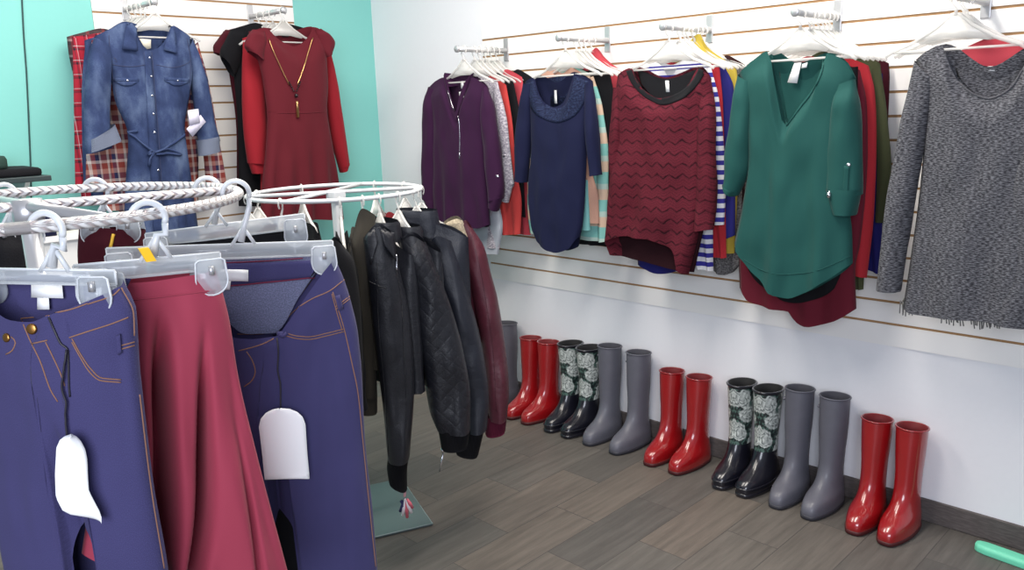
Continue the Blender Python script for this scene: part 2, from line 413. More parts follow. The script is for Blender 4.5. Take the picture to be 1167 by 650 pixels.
class Frame:
    def __init__(s, o, n):
        s.n = Vector((n[0], n[1], 0)).normalized(); s.o = Vector((o[0], o[1], 0)); s.s = (-s.n).cross(UPZ)
    def p2(s, p):
        if len(p) == 3: return (p[0], p[1])           # already (s,z,'w')
        d = ray(*p); P = EYE+d*((s.o-EYE).dot(s.n)/d.dot(s.n))
        return ((P-s.o).dot(s.s), P.z)
    def p3(s, a, z, d=0.): return s.o+s.s*a+UPZ*z+s.n*d
    def at(s, px, py, d=0.): a, z = s.p2((px, py)); return s.p3(a, z, d)
def FX(X): return Frame((X, 0), (-1, 0))
def FY(Y): return Frame((0, Y), (0, -1))
def FC(P, turn=0.):
    """vertical plane through P facing the viewpoint, turned about the vertical"""
    n = Vector((-P[0], -P[1], 0)).normalized(); c, q = math.cos(turn), math.sin(turn)
    return Frame(P, (n.x*c-n.y*q, n.x*q+n.y*c))

def pchip(ts, vs):
    n = len(ts)
    if n == 2: return lambda t: vs[0]+(vs[1]-vs[0])*(t-ts[0])/((ts[1]-ts[0]) or 1)
    h = [max(1e-9, ts[i+1]-ts[i]) for i in range(n-1)]; dl = [(vs[i+1]-vs[i])/h[i] for i in range(n-1)]
    m = [dl[0]]+[0 if dl[i-1]*dl[i] <= 0 else 2*dl[i-1]*dl[i]/(dl[i-1]+dl[i]) for i in range(1, n-1)]+[dl[-1]]
    def f(t):
        i = 0
        while i < n-2 and t > ts[i+1]: i += 1
        x = min(1, max(0, (t-ts[i])/h[i]))
        return ((2*x**3-3*x*x+1)*vs[i]+(x**3-2*x*x+x)*h[i]*m[i]+(-2*x**3+3*x*x)*vs[i+1]+(x**3-x*x)*h[i]*m[i+1])
    return f
def curve(pts, axis):
    a0, a1 = pts[0][axis], pts[-1][axis]; ts = []; last = -1e-6
    for p in pts:
        t = (p[axis]-a0)/((a1-a0) or 1e-9); t = max(t, last+1e-6); ts.append(t); last = t
    ts = [t/ts[-1] for t in ts]
    fs, fz = pchip(ts, [p[0] for p in pts]), pchip(ts, [p[1] for p in pts])
    return lambda t: (fs(t), fz(t))
def sstep(a, b, x):
    x = min(1, max(0, (x-a)/((b-a) or 1e-9))); return x*x*(3-2*x)

class Sheet:
    """a hollow cloth form: front and back between the same two side edges (pixel outlines laid on a real plane)"""
    def __init__(S, fr, L, R, T=None, B=None, TB=None, BB=None, thick=.05, off=0., folds=(), wr=.004, seed=0, nu=26, nv=34,
                 taper=.35, vt=.12, p=2.6, legs=False, capb=False):
        c2 = lambda q: [fr.p2(k) for k in q]
        L, R = c2(L), c2(R)
        T = c2(T) if T else [L[0], R[0]]; B = c2(B) if B else [L[-1], R[-1]]
        T = [L[0]]+T[1:-1]+[R[0]]; B = [L[-1]]+B[1:-1]+[R[-1]]
        TB = ([L[0]]+c2(TB)[1:-1]+[R[0]]) if TB else T; BB = ([L[-1]]+c2(BB)[1:-1]+[R[-1]]) if BB else B
        cl, cr = curve(L, 1), curve(R, 1)
        S.v = []; S.uv = []; S.f = []; S.fr = fr
        def coons(ct, cb, u, v):
            t, b, l, r = ct(u), cb(u), cl(v), cr(v); q = []
            for k in (0, 1):
                q.append((1-v)*t[k]+v*b[k]+(1-u)*l[k]+u*r[k]-((1-u)*(1-v)*L[0][k]+u*(1-v)*R[0][k]+(1-u)*v*L[-1][k]+u*v*R[-1][k]))
            return q
        def prof(u):
            e = abs(2*u-1); return math.sqrt(max(0, 1-e**p))
        sides = [(1, curve(T, 0), curve(B, 0)), (-1, curve(TB, 0), curve(BB, 0))]
        N = 2*nu
        for j in range(nv+1):
            v = j/nv
            for i in range(N):
                if i <= nu: sg, ct, cb = sides[0]; u = i/nu
                else: sg, ct, cb = sides[1]; u = (N-i)/nu
                if i in (0, nu): q = coons(ct, cb, u, v)
                q = coons(ct, cb, u, v)
                pr = prof(u)
                if legs:
                    w = sstep(.45, .8, v); uc = legs; uu = u/uc if u < uc else (u-uc)/(1-uc)
                    pr = pr*(1-w)+prof(uu)*w*.9
                tv = taper+(1-taper)*sstep(0, vt, v)
                d = sg*thick*.5*pr*tv
                env = sstep(0, .12, min(u, 1-u)*1.5)
                for fo in folds:
                    if fo[0] == 'g':
                        _, u0, u1, wd, dp, v0, v1 = fo; c_ = u0+(u1-u0)*v
                        d -= dp*sstep(v0, v1, v)*math.exp(-((u-c_)/wd)**2); continue
                    fq, ph, am, v0, sl = fo
                    d += am*env*sstep(v0, 1, v)*math.sin(2*PI*(fq*u+ph+sl*v))
                a, z = q
                if legs: env = min(env, sstep(0, .06, abs(u-legs))+1-w)
                d += wr*env*noise.noise((a*16+seed*7.3, z*7+sg*.4, seed*3.1))*sstep(0, .1, v)*1.6
                d += wr*.5*env*noise.noise((a*45+seed*5.3, z*14, seed*1.7+9))
                S.v.append(fr.p3(a, z, off+d)); S.uv.append((a, z))
        for j in range(nv):
            for i in range(N):
                a, b = j*N+i, j*N+(i+1) % N
                S.f.append((a, a+N, b+N, b))
        if capb: S.f.append(tuple(nv*N+i for i in range(N)))
        S.bvh = BVHTree.FromPolygons(S.v, S.f)
    def build(S, name, mat, parent, subd=0):
        o = link(name, S.v, S.f, mat, parent, S.uv); return o
    def hit(S, px, py, lift=.001):
        d = ray(px, py).normalized(); h = S.bvh.ray_cast(EYE, d)
        if h[0] is None:
            a, z = S.fr.p2((px, py)); h2 = S.bvh.find_nearest(S.fr.p3(a, z, .1)); P = h2[0]; n = S.fr.n
        else:
            P, n = h[0], h[1]
            if n.dot(d) > 0: n = -n
        return P+n*lift, n
    def line(S, pts, r=.0012, lift=.0006, step=4, mb=None):
        ln = [0]
        for a, b in zip(pts, pts[1:]): ln.append(ln[-1]+math.hypot(b[0]-a[0], b[1]-a[1]))
        fx, fy = pchip(ln, [p[0] for p in pts]), pchip(ln, [p[1] for p in pts]); k = max(2, int(ln[-1]/step))
        q = [(fx(ln[-1]*i/k), fy(ln[-1]*i/k)) for i in range(k+1)]
        mb = mb or MB(); mb.tube([S.hit(x, y, lift)[0] for x, y in q], r, 5); return mb
    def patch(S, quad, nx=6, ny=6, lift=.002, th=.0015, mb=None):
        """small piece of cloth sewn on: quad of 4 pixels (tl,tr,br,bl) laid on the surface"""
        mb = mb or MB(); V = []
        for lay in (lift, lift-th):
            for j in range(ny+1):
                for i in range(nx+1):
                    u, v = i/nx, j/ny
                    x = (1-v)*((1-u)*quad[0][0]+u*quad[1][0])+v*((1-u)*quad[3][0]+u*quad[2][0])
                    y = (1-v)*((1-u)*quad[0][1]+u*quad[1][1])+v*((1-u)*quad[3][1]+u*quad[2][1])
                    V.append(S.hit(x, y, lay)[0])
        W = nx+1; K = W*(ny+1); Fc = []
        for j in range(ny):
            for i in range(nx):
                a = j*W+i; Fc.append((a, a+W, a+W+1, a+1)); Fc.append((K+a, K+a+1, K+a+W+1, K+a+W))
        rim = [i for i in range(nx)]+[j*W+nx for j in range(ny)]+[ny*W+i for i in range(nx, 0, -1)]+[j*W for j in range(ny, 0, -1)]
        for i in range(len(rim)):
            a, b = rim[i], rim[(i+1) % len(rim)]; Fc.append((a, b, K+b, K+a))
        mb.add(V, Fc); return mb
    def band(S, inner, outer, lift=.002, th=.0015, step=3, across=4, mb=None):
        def rs(pts, n):
            L = [0]
            for a, b in zip(pts, pts[1:]): L.append(L[-1]+math.hypot(b[0]-a[0], b[1]-a[1]))
            fx, fy = pchip(L, [p[0] for p in pts]), pchip(L, [p[1] for p in pts])
            return [(fx(L[-1]*i/n), fy(L[-1]*i/n)) for i in range(n+1)]
        ln = sum(math.hypot(b[0]-a[0], b[1]-a[1]) for a, b in zip(outer, outer[1:])); n = max(4, int(ln/step))
        A, B = rs(inner, n), rs(outer, n); V = []; m = across
        for lay in (lift, lift-th):
            for i in range(n+1):
                for k in range(m+1): t = k/m; V.append(S.hit(A[i][0]*(1-t)+B[i][0]*t, A[i][1]*(1-t)+B[i][1]*t, lay)[0])
        W = m+1; K = W*(n+1); Fc = []
        for i in range(n):
            for k in range(m):
                a = i*W+k; Fc.append((a, a+1, a+W+1, a+W)); Fc.append((K+a, K+a+W, K+a+W+1, K+a+1))
        rim = list(range(m))+[i*W+m for i in range(n)]+[n*W+k for k in range(m, 0, -1)]+[i*W for i in range(n, 0, -1)]
        for i in range(len(rim)): a, b = rim[i], rim[(i+1) % len(rim)]; Fc.append((a, K+a, K+b, b))
        mb = mb or MB(); mb.add(V, Fc); return mb
    def button(S, px, py, r=.005, h=.003, mb=None):
        P, n = S.hit(px, py, 0); mb = mb or MB()
        mb.tube([P-n*.001, P+n*h*.7, P+n*h], [r, r, r*.7], 12); return mb

# ------------------------------------------------------------------ setting
XW, XP, YW, YP = 2.7780, 2.7725, 3.7525, 3.747
def plane(pts): return pts, [(0, 1, 2, 3)]
def slab(name, a, b, mat):
    m = MB().box(a, b); return struct(name, m.v, m.f, mat)
slab('floor', (-1.6, -1.2, -.05), (XW+.1, YW+.1, 0), m_floor)
slab('wall_right', (XW, -1.2, 0), (XW+.1, YW+.1, 2.75), m_white)
slab('wall_back', (-1.6, YW, 0), (XW, YW+.1, 2.75), m_teal)
def baseboard(name, a, b):
    m = MB().box(a, b); o = struct(name, m.v, m.f, m_basetile); bevel(o, .003, 1)
baseboard('baseboard_right', (XP-.004, -1.2, 0), (XW, YW-.012, .081))
baseboard('baseboard_back', (-1.6, YW-.012, 0), (XW, YW, .081))

def slatwall(name, label, o, ax, n, w, ztop, slats=16):
    """panel: routed boards with a T groove between each"""
    t = thing(name, label, 'wall panel', o)
    back = MB(); face = MB(); P = .0762; gap = .0085
    o = Vector(o); ax = Vector(ax); n = Vector(n)
    def bx(mb, z0, z1, d0, d1):
        c = [o+ax*a+n*d+UPZ*(z-o.z) for z in (z0, z1) for (a, d) in ((0, d0), (w, d0), (w, d1), (0, d1))]
        mb.add(c, [(0, 1, 2, 3), (4, 5, 6, 7), (0, 1, 5, 4), (1, 2, 6, 5), (2, 3, 7, 6), (3, 0, 4, 7)])
    bx(back, ztop-slats*P+.001, ztop-.001, -.0052, -.0034)
    back.build('groove_backing', m_groove, t, False)
    for k in range(slats):
        z1 = ztop-k*P-(gap/2 if k else 0); z0 = ztop-(k+1)*P+(gap/2 if k < slats-1 else 0)
        bx(face, z0, z1, -.0035, 0.)
    face.build('slat_boards', m_slat, t, False)
    return t
ZT = CAMZ+.3908
slatwall('slatwall_panel', 'white grooved slatwall panel on the right wall above the row of boots', (XP, 2.897, ZT), (0, -1, 0), (-1, 0, 0), 3.6, ZT)
slatwall('slatwall_panel', 'white grooved slatwall panel on the teal back wall behind the denim dress', (1.342, YP, 2.021), (1, 0, 0), (0, -1, 0), .955, 2.021)
# thin cable down the teal wall
cb = MB().tube([on_z(0, 0, 3)*0+(lambda d: EYE+d*((YW-.004)/d.y))(ray(x, y)) for x, y in ((24, -60), (25, 0), (27, 40), (30, 80), (32, 120), (35, 190), (36, 240), (40, 330), (46, 420))], .003, 8)
tagm(cb.build('wall_cable', m_black_cable), 'thin dark cable hanging down the teal wall at far left', 'cable')

# ------------------------------------------------------------------ hangers
def hanger_local():
    """top hanger in its own plane: x across, z down from the hook's inside top"""
    hk = MB(); hk.tube(arc((0, 0, -.014), (1, 0, 0), (0, 0, 1), .0165, -PI*.28, PI, 16)[::1]+[Vector((-.0165, 0, -.02))], .0032, 8)
    pts = [Vector((-.0165, 0, -.014)), Vector((-.013, 0, -.030)), Vector((0, 0, -.046)), Vector((0, 0, -.062))]
    hk.tube(pts, [.0032, .0034, .0042, .006], 8)
    bd = MB()
    # webbed shoulder plate
    X, Z, Nn, O = Vector((1, 0, 0)), UPZ, Vector((0, 1, 0)), Vector((0, 0, 0))
    bd.prism([(-.011, -.055), (.011, -.055), (.045, -.088), (.10, -.122), (.085, -.132), (.03, -.122), (-.03, -.122), (-.085, -.132), (-.10, -.122), (-.045, -.088)], .005, X, Z, Nn, O)
    for sg in (-1, 1):
        bd.tube([Vector((sg*.008, 0, -.058)), Vector((sg*.045, 0, -.091)), Vector((sg*.10, 0, -.125)), Vector((sg*.16, 0, -.148)), Vector((sg*.178, 0, -.160))], [.005, .005, .0055, .006, .005], 8)
    bd.tube([Vector((-.16, 0, -.150)), Vector((-.09, 0, -.150)), Vector((.09, 0, -.150)), Vector((.16, 0, -.150))], .0035, 8)
    return hk, bd
PH = None
def hanger(label, P, across, group=None, flip=1):
    """hook's inside top rests on the point P"""
    global PH
    ang = math.atan2(across[1]*flip, across[0]*flip)
    if PH is None:
        t = thing('clothes_hanger', label, 'hanger', P, ang)
        hk, bd = hanger_local()
        hk.build('hook', m_hang, t, True, False); bd.build('shoulder_frame', m_hang, t, True, False)
        PH = t
    else:
        t = copy_tree(PH); t.location = P; t.rotation_euler = (0, 0, ang); t['label'] = label
        t['category'] = 'hanger'
    if group: t['group'] = group
    return t

# ------------------------------------------------------------------ faceout arms
PA = None
def faceout(label, wallpt, out, z, length=.31):
    global PA
    ang = math.atan2(out[1], out[0])
    if PA is None:
        t = thing('faceout_arm', label, 'display arm', (wallpt[0], wallpt[1], z), ang, 'faceout arms on the slatwall')
        MB().tube([Vector((0.004, 0, 0)), Vector((length-.006, 0, 0))], .0115, 14).build('arm', m_chrome, t, True, False)
        MB().tube([Vector((length-.008, 0, 0)), Vector((length, 0, 0)), Vector((length+.003, 0, 0))], [.0145, .0145, .011], 18).build('end_disc', m_steel, t, True, False)
        bevel(MB().box((-.001, -.014, -.045), (.006, .014, .055)).build('bracket', m_steel, t, False, False), .002)
        PA = t
    else:
        t = copy_tree(PA); t.location = (wallpt[0], wallpt[1], z); t.rotation_euler = (0, 0, ang); t['label'] = label
    return t
ARMY = {'A': 2.735, 'B': 2.150, 'C': 1.675, 'D': 1.197, 'E': .757}
ARMZ = 1.676
for k, lb in (('A', 'chrome display arm carrying the plum blouse'), ('B', 'chrome display arm carrying the navy dress'),
              ('C', 'chrome display arm carrying the burgundy chevron sweater'), ('D', 'chrome display arm carrying the green blouse'),
              ('E', 'chrome display arm carrying the grey marl sweater')):
    faceout(lb, (XP, ARMY[k]), (-1, 0), ARMZ)
def arm_hang(k, X, label): return hanger(label, (X, ARMY[k], ARMZ+.0115), (0, -1, 0))

# ------------------------------------------------------------------ garments behind the front ones
def lerp(a, b, t): return (a[0]+(b[0]-a[0])*t, a[1]+(b[1]-a[1])*t)
def neckT(sL, sR, up=9, dip=9, a=.34, b=.66):
    q = lambda t, d: (lerp(sL, sR, t)[0], lerp(sL, sR, t)[1]-d)
    return ([sL, q(.16, up*.55), q(a, up), q(a+.06, up*.2), q(.5, -dip), q(b-.06, up*.2), q(b, up), q(.84, up*.55), sR],
            [sL, q(.16, up*.55), q(a, up), q(.5, up*.55), q(b, up), q(.84, up*.55), sR])
SEED = [0]
def simple(name, label, cat, fr, L, R, mat, thick=.03, sleeves=(), T=None, TB=None, B=None, BB=None, folds=((2.5, .1, .006, .1, 0), (4.3, .4, .003, .3, 0)), wr=.003, smat=None, up=9, dip=9, off=0., sth=.03, soff=.006, group=None):
    SEED[0] += 1
    if T is None: T, TB = neckT(L[0], R[0], up, dip)
    a, z = fr.p2(lerp(L[0], R[0], .5)); t = thing(name, label, cat, fr.p3(a, z), 0, group)
    b = Sheet(fr, L, R, T, B, TB, BB, thick=thick, folds=folds, wr=wr, seed=SEED[0], off=off)
    bo = b.build('body', mat, t)
    sl = []
    for q in sleeves:
        l, r = q[0], q[1]
        s = Sheet(fr, l, r, thick=q[2] if len(q) > 2 else sth, off=off+soff, wr=wr, seed=SEED[0]+50, nu=12, nv=26, taper=.5, vt=.2, folds=((1.2, .2, .003, .2, .6),))
        s.build('sleeve', smat or mat, t); sl.append(s)
    return t, b, sl

# ================================================================== wall group A : plum blouse and those behind it
fA = FX(2.505)
t, b, sl = simple('blouse', 'plum long-sleeved blouse with half zip hanging in front on the right wall', 'blouse', fA,
    L=[(489, 100), (494, 130), (495, 180), (495, 232), (496, 247)], R=[(556, 99), (553, 130), (553, 180), (556, 230), (558, 256)],
    T=[(489, 100), (499, 92), (509, 88), (512, 93), (519, 120), (526, 134), (529, 120), (536, 95), (540, 88), (548, 92), (556, 99)],
    TB=[(489, 100), (499, 92), (509, 87), (524, 91), (540, 87), (548, 92), (556, 99)],
    B=[(496, 247), (508, 252), (528, 258), (548, 260), (558, 256)], mat=f_purple, thick=.075,
    folds=((3, .1, .006, .2, 0), (5.3, .35, .004, .35, .1)), wr=.006,
    sleeves=[([(490, 99), (484.5, 125), (484, 160), (483.5, 200), (484, 226)], [(498, 102), (498, 130), (498, 170), (497, 205), (497, 230)], .06),
             ([(552, 104), (552, 130), (553, 170), (557, 205), (560, 230)], [(556, 99), (563.5, 125), (570, 175), (574, 212), (573, 226)], .06)])
for s, (l, r) in zip(sl, (([(484, 224), (490, 235)], [(497, 229), (497, 240)]), ([(559, 226), (560, 235)], [(574, 222), (568, 241)]))):
    Sheet(fA, l, r, thick=.05, off=.008, nu=10, nv=6, taper=.9, wr=.001).build('cuff', f_purple, t)
Sheet(fA, [(508, 83), (512, 99)], [(541, 83), (537, 98)], T=[(508, 83), (514, 98), (521, 118), (526, 128), (530, 112), (535, 96), (541, 83)], TB=[(508, 83), (524, 86), (541, 83)], B=[(512, 99), (518, 118), (523, 130), (526, 137), (530, 124), (534, 110), (537, 98)], BB=[(512, 99), (524, 97), (537, 98)], thick=.06, taper=1, nv=5, off=.008, wr=.001).build('collar', f_purple, t)
b.line([(510, 103), (516, 122), (523, 136), (524, 155), (524, 176)], .0022).build('zipper', m_silver, t)
MB().tube([b.hit(524, 174)[0], b.hit(524, 181)[0]], .003, 6).build('zip_pull', m_silver, t)
sl[1].button(567, 201, .006).build('button', m_silver, t)
fAl = Frame((2.518, 0), (-1, 0))
MB().prism([fAl.p2(q) for q in ((525, 93), (528, 92.5), (528.5, 101), (525.5, 101))], .0015, fAl.s, UPZ, fAl.n, fAl.o).build('neck_label', m_label, t)
MB().prism([fAl.p2(q) for q in ((523, 105), (527, 104), (529, 111), (524, 112))], .0015, fAl.s, UPZ, fAl.n, fAl.o).build('size_label', m_label, t)
arm_hang('A', 2.505, 'frosted plastic hanger holding the plum blouse')
f2 = FX(2.570)
t, b, sl = simple('cardigan', 'white and grey patterned cardigan with pale tail right behind the plum blouse', 'cardigan', f2,
    L=[(502, 96), (506, 150), (510, 280)], R=[(566, 92), (567, 140), (569, 230), (570, 283)], mat=f_lace, thick=.03,
    sleeves=[([(563, 98), (567, 140), (571, 190), (574, 226)], [(568, 93), (578, 138), (583, 180), (586.5, 209)], .03)])
Sheet(f2, [(571, 186), (574, 228)], [(586.5, 207), (580, 231)], thick=.034, off=.006, nu=10, nv=6, taper=.9, wr=.001).build('cuff', f_lace, t)
sl[0].button(583, 177, .005).build('button', m_silver, t)
Sheet(f2, [(520, 240), (530, 262), (540, 288)], [(569.5, 236), (573, 255), (568, 290)], thick=.034, nu=14, nv=10, taper=.9).build('shirt_tail', f_paleblue, t)
arm_hang('A', 2.570, 'frosted plastic hanger holding the white patterned cardigan')
simple('dress', 'coral red dress hanging behind the white patterned cardigan', 'dress', FX(2.602),
    L=[(520, 92), (530, 170), (566, 268)], R=[(577, 97), (584, 140), (588, 190), (594.5, 230), (593, 267)], mat=f_coral, thick=.028, up=11)
arm_hang('A', 2.602, 'frosted plastic hanger holding the coral red dress')
simple('top', 'black top sandwiched between two red garments beside the navy dress', 'top', FX(2.640),
    L=[(530, 92), (540, 170), (560, 240)], R=[(585, 92), (592, 130), (596, 190), (599, 248)], mat=f_black, thick=.024)
arm_hang('A', 2.640, 'frosted plastic hanger holding the black top between the red garments')
simple('dress', 'red dress nearest the wall peeking out left of the navy dress', 'dress', FX(2.678),
    L=[(540, 88), (550, 170), (570, 264)], R=[(595, 88), (598, 110), (601, 190), (605, 268)], mat=f_coral2, thick=.024)
arm_hang('A', 2.678, 'frosted plastic hanger holding the red dress nearest the wall')
simple('top', 'dark slate top hanging last on the arm with the plum blouse', 'top', FX(2.712),
    L=[(556, 88), (560, 150), (575, 230)], R=[(606, 88), (607, 120), (606, 170), (606, 240)], mat=f_black_soft, thick=.022)

# ================================================================== group B : navy dress
fB = FX(2.505)
t, b, sl = simple('dress', 'navy dress with lace yoke and ruched curved hem on the right wall', 'dress', fB,
    L=[(598, 94), (605, 130), (606, 165), (602, 215), (606, 255), (612, 272)], R=[(675, 92), (671, 130), (669, 175), (667, 215), (664, 255), (660, 270)],
    T=[(598, 94), (605, 90), (611, 88), (613, 96), (617, 108), (624, 118), (634, 122), (643, 118), (649, 107), (653, 95), (655, 84), (664, 86), (675, 92)],
    TB=[(598, 94), (606, 89), (613, 86), (633, 94), (652, 82), (664, 86), (675, 92)],
    B=[(612, 272), (622, 280), (637, 287), (652, 283), (660, 270)], mat=f_navy, thick=.07, wr=.006,
    folds=((3, .3, .004, .2, 0),),
    sleeves=[([(598, 95), (593.5, 125), (590, 155), (588.5, 190), (588.5, 206)], [(608, 96), (607, 130), (605.5, 160), (603, 185), (600, 208)], .055),
             ([(668, 98), (669.5, 130), (671, 165), (673, 188), (674, 201)], [(676, 92), (681, 130), (683, 165), (684.5, 185), (685.5, 199)], .055)])
yk = b.band([(610, 91), (612, 98), (616, 108), (622, 118), (634, 124), (645, 119), (650, 108), (653, 97), (655, 87)], [(599, 96), (601, 110), (606, 124), (616, 134), (635, 140), (654, 133), (664, 120), (670, 106), (674, 94)], .0025, .0015, 3, 6)
yk.build('lace_yoke', f_lacenavy, t)
fl = FX(2.525)
MB().prism([fl.p2(q) for q in ((632, 103), (634, 103), (635, 118), (632, 118))], .0015, fl.s, UPZ, fl.n, fl.o).build('neck_label', m_label, t)
MB().prism([fl.p2(q) for q in ((612, 90), (652, 85), (651, 105), (640, 122), (628, 124), (616, 108))], .002, fl.s, UPZ, fl.n, fl.o+Vector((.012, 0, 0))).build('back_neck', f_lacenavy, t)
arm_hang('B', 2.505, 'frosted plastic hanger holding the navy dress')
t, b, sl = simple('top', 'peach top with aqua sleeve directly behind the navy dress', 'top', FX(2.572),
    L=[(608, 93), (614, 150), (618, 250)], R=[(672, 90), (673, 140), (675, 195), (682, 225), (683, 255)], mat=f_peach, thick=.028, up=14, dip=-2)
s = Sheet(FX(2.572), [(662, 200), (664, 262)], [(673, 205), (676, 262)], thick=.026, off=.018, nu=10, nv=16, taper=.7); s.build('sleeve', f_aqua, t)
arm_hang('B', 2.572, 'frosted plastic hanger holding the peach top')
simple('cardigan', 'mint and peach striped cardigan showing both sides of the navy dress', 'cardigan', FX(2.604),
    L=[(612, 90), (606, 150), (601, 200), (601, 240), (604, 266)], R=[(672, 84), (677, 110), (681, 160), (683, 275)], mat=f_stripe_pastel, thick=.028, up=10,
    sleeves=[([(674, 90), (677, 120), (681, 180), (684, 276)], [(677, 87), (688, 125), (694, 185), (693, 275)], .03)])
arm_hang('B', 2.604, 'frosted plastic hanger holding the mint striped cardigan')
simple('top', 'black long top between the mint cardigan and the burgundy sweater', 'top', FX(2.632),
    L=[(640, 86), (650, 150), (660, 278)], R=[(696, 86), (701, 120), (702, 180), (699, 281)], mat=f_black, thick=.026)
arm_hang('B', 2.632, 'frosted plastic hanger holding the black long top')
simple('blouse', 'coral pink blouse peeking out left of the burgundy sweater shoulder', 'blouse', FX(2.672),
    L=[(655, 78), (660, 150), (668, 250)], R=[(708, 80), (712, 120), (710, 180), (708, 250)], mat=f_coral2, thick=.026,
    T=[(655, 78), (665, 66), (673, 61), (678, 56), (688, 66), (698, 74), (708, 80)], TB=[(655, 78), (665, 66), (673, 60), (678, 54), (688, 65), (698, 74), (708, 80)])
arm_hang('B', 2.672, 'frosted plastic hanger holding the coral pink blouse')

# ================================================================== group C : burgundy chevron sweater
fC = FX(2.505)
t, b, sl = simple('sweater', 'burgundy chevron knit sweater with black neck binding and dipped hem', 'sweater', fC,
    L=[(704, 86), (701, 110), (698, 160), (696, 205), (692, 245), (689, 276)], R=[(811, 90), (806, 130), (802, 200), (797, 260), (785, 313)],
    T=[(704, 86), (713, 80), (722, 77), (726, 88), (738, 104), (756, 112), (775, 106), (790, 92), (797, 76), (805, 82), (811, 90)],
    TB=[(704, 86), (713, 80), (722, 76), (757, 88), (797, 75), (805, 82), (811, 90)],
    B=[(689, 276), (702, 271), (718, 268), (742, 271), (762, 279), (774, 289), (778, 310), (785, 313)],
    BB=[(689, 276), (691, 291), (708, 294), (727, 300), (750, 307), (775, 312), (785, 313)], mat=f_chevron, thick=.085, wr=.009,
    folds=((2.2, .05, .009, .15, 0), (4.1, .3, .005, .4, .1)),
    sleeves=[([(700, 100), (698, 150), (696, 210), (692, 262)], [(714, 100), (712, 150), (711, 210), (706, 266)], .05),
             ([(799, 98), (797, 150), (795, 210), (793, 263)], [(811, 90), (815, 130), (816, 190), (816, 230), (814, 261)], .06)])
nb = b.band([(722, 79), (726, 89), (732, 98), (740, 106), (756, 112), (773, 106), (783, 99), (791, 90), (797, 78)], [(714, 81), (719, 94), (727, 104), (738, 113), (756, 120), (776, 114), (788, 105), (797, 94), (804, 82)], .003, .002)
nb.build('neck_binding', f_black, t)
bk = Sheet(fC, [(724, 79), (728, 95)], [(795, 78), (790, 95)], T=[(724, 79), (759, 90), (795, 78)], B=[(728, 95), (756, 118), (790, 95)], thick=.006, off=-.012, nu=14, nv=8, taper=1); bk.build('back_neck', f_black_soft, t)
MB().prism([fC.p2(q) for q in ((757, 92), (761, 92), (762, 105), (758, 105))], .0012, fC.s, UPZ, fC.n, fC.o+fC.n*-.006).build('neck_label', m_label, t)
hb = Sheet(fC, [(691, 268), (690, 290)], [(797, 262), (786, 312)], T=[(691, 268), (742, 262), (797, 262)], B=[(690, 290), (727, 299), (775, 311), (786, 312)], thick=.012, off=-.03, nu=20, nv=10, taper=1)
hb.build('back_hem', f_chev_in, t)
arm_hang('C', 2.505, 'frosted plastic hanger holding the burgundy chevron sweater')
BLU = dict(thick=.026)
t, b, sl = simple('top', 'blue and white striped top directly behind the burgundy sweater', 'top', FX(2.577),
    L=[(722, 84), (728, 160), (788, 304)], R=[(808, 74), (812, 130), (812, 200), (813, 309)], mat=f_stripe_bw, thick=.028,
    sleeves=[([(806, 80), (812, 110), (815, 160), (815, 205), (814, 256)], [(811, 76), (820.5, 114), (825, 160), (828, 205), (826, 256)], .028)])
arm_hang('C', 2.577, 'frosted plastic hanger holding the blue striped top')
simple('top', 'bright red ribbed top behind the blue and white striped top', 'top', FX(2.608),
    L=[(740, 82), (760, 180), (804, 292)], R=[(820, 76), (824, 120), (826, 200), (828, 294)], mat=f_red2, thick=.026)
arm_hang('C', 2.608, 'frosted plastic hanger holding the red ribbed top')
simple('top', 'royal blue top between the red ribbed top and the green blouse', 'top', FX(2.632),
    L=[(728, 86), (722, 180), (727, 302)], R=[(826, 76), (836, 99), (838, 150), (838, 220), (838, 268)], mat=f_blue, thick=.024, B=[(727, 302), (750, 312), (772, 309), (800, 285), (838, 268)])
arm_hang('C', 2.632, 'frosted plastic hanger holding the royal blue top')
simple('blouse', 'mustard yellow blouse hanging left of the green blouse shoulder', 'blouse', FX(2.668),
    L=[(752, 82), (760, 160), (790, 285)], R=[(839, 77), (842, 100), (842, 180), (837, 289)], mat=f_yellow, thick=.024,
    T=[(752, 82), (775, 62), (790, 50), (797, 46), (806, 58), (822, 68), (839, 77)], TB=[(752, 82), (775, 60), (788, 44), (796, 38), (804, 52), (822, 66), (839, 77)])
arm_hang('C', 2.668, 'frosted plastic hanger holding the mustard yellow blouse')
simple('sweater', 'grey melange sweater whose rounded hem shows beside the red ribbed top', 'sweater', FX(2.700),
    L=[(770, 78), (780, 180), (804, 290)], R=[(846, 74), (848, 120), (846, 210), (845, 296)], mat=f_greyfur, thick=.030, B=[(804, 290), (810, 306), (826, 313), (840, 306), (845, 296)])
simple('top', 'dark brown top hanging last behind the mustard yellow blouse', 'top', FX(2.730),
    L=[(785, 74), (790, 150), (800, 230)], R=[(849, 74), (853, 100), (850, 180), (848, 240)], mat=f_brown, thick=.022, up=11)

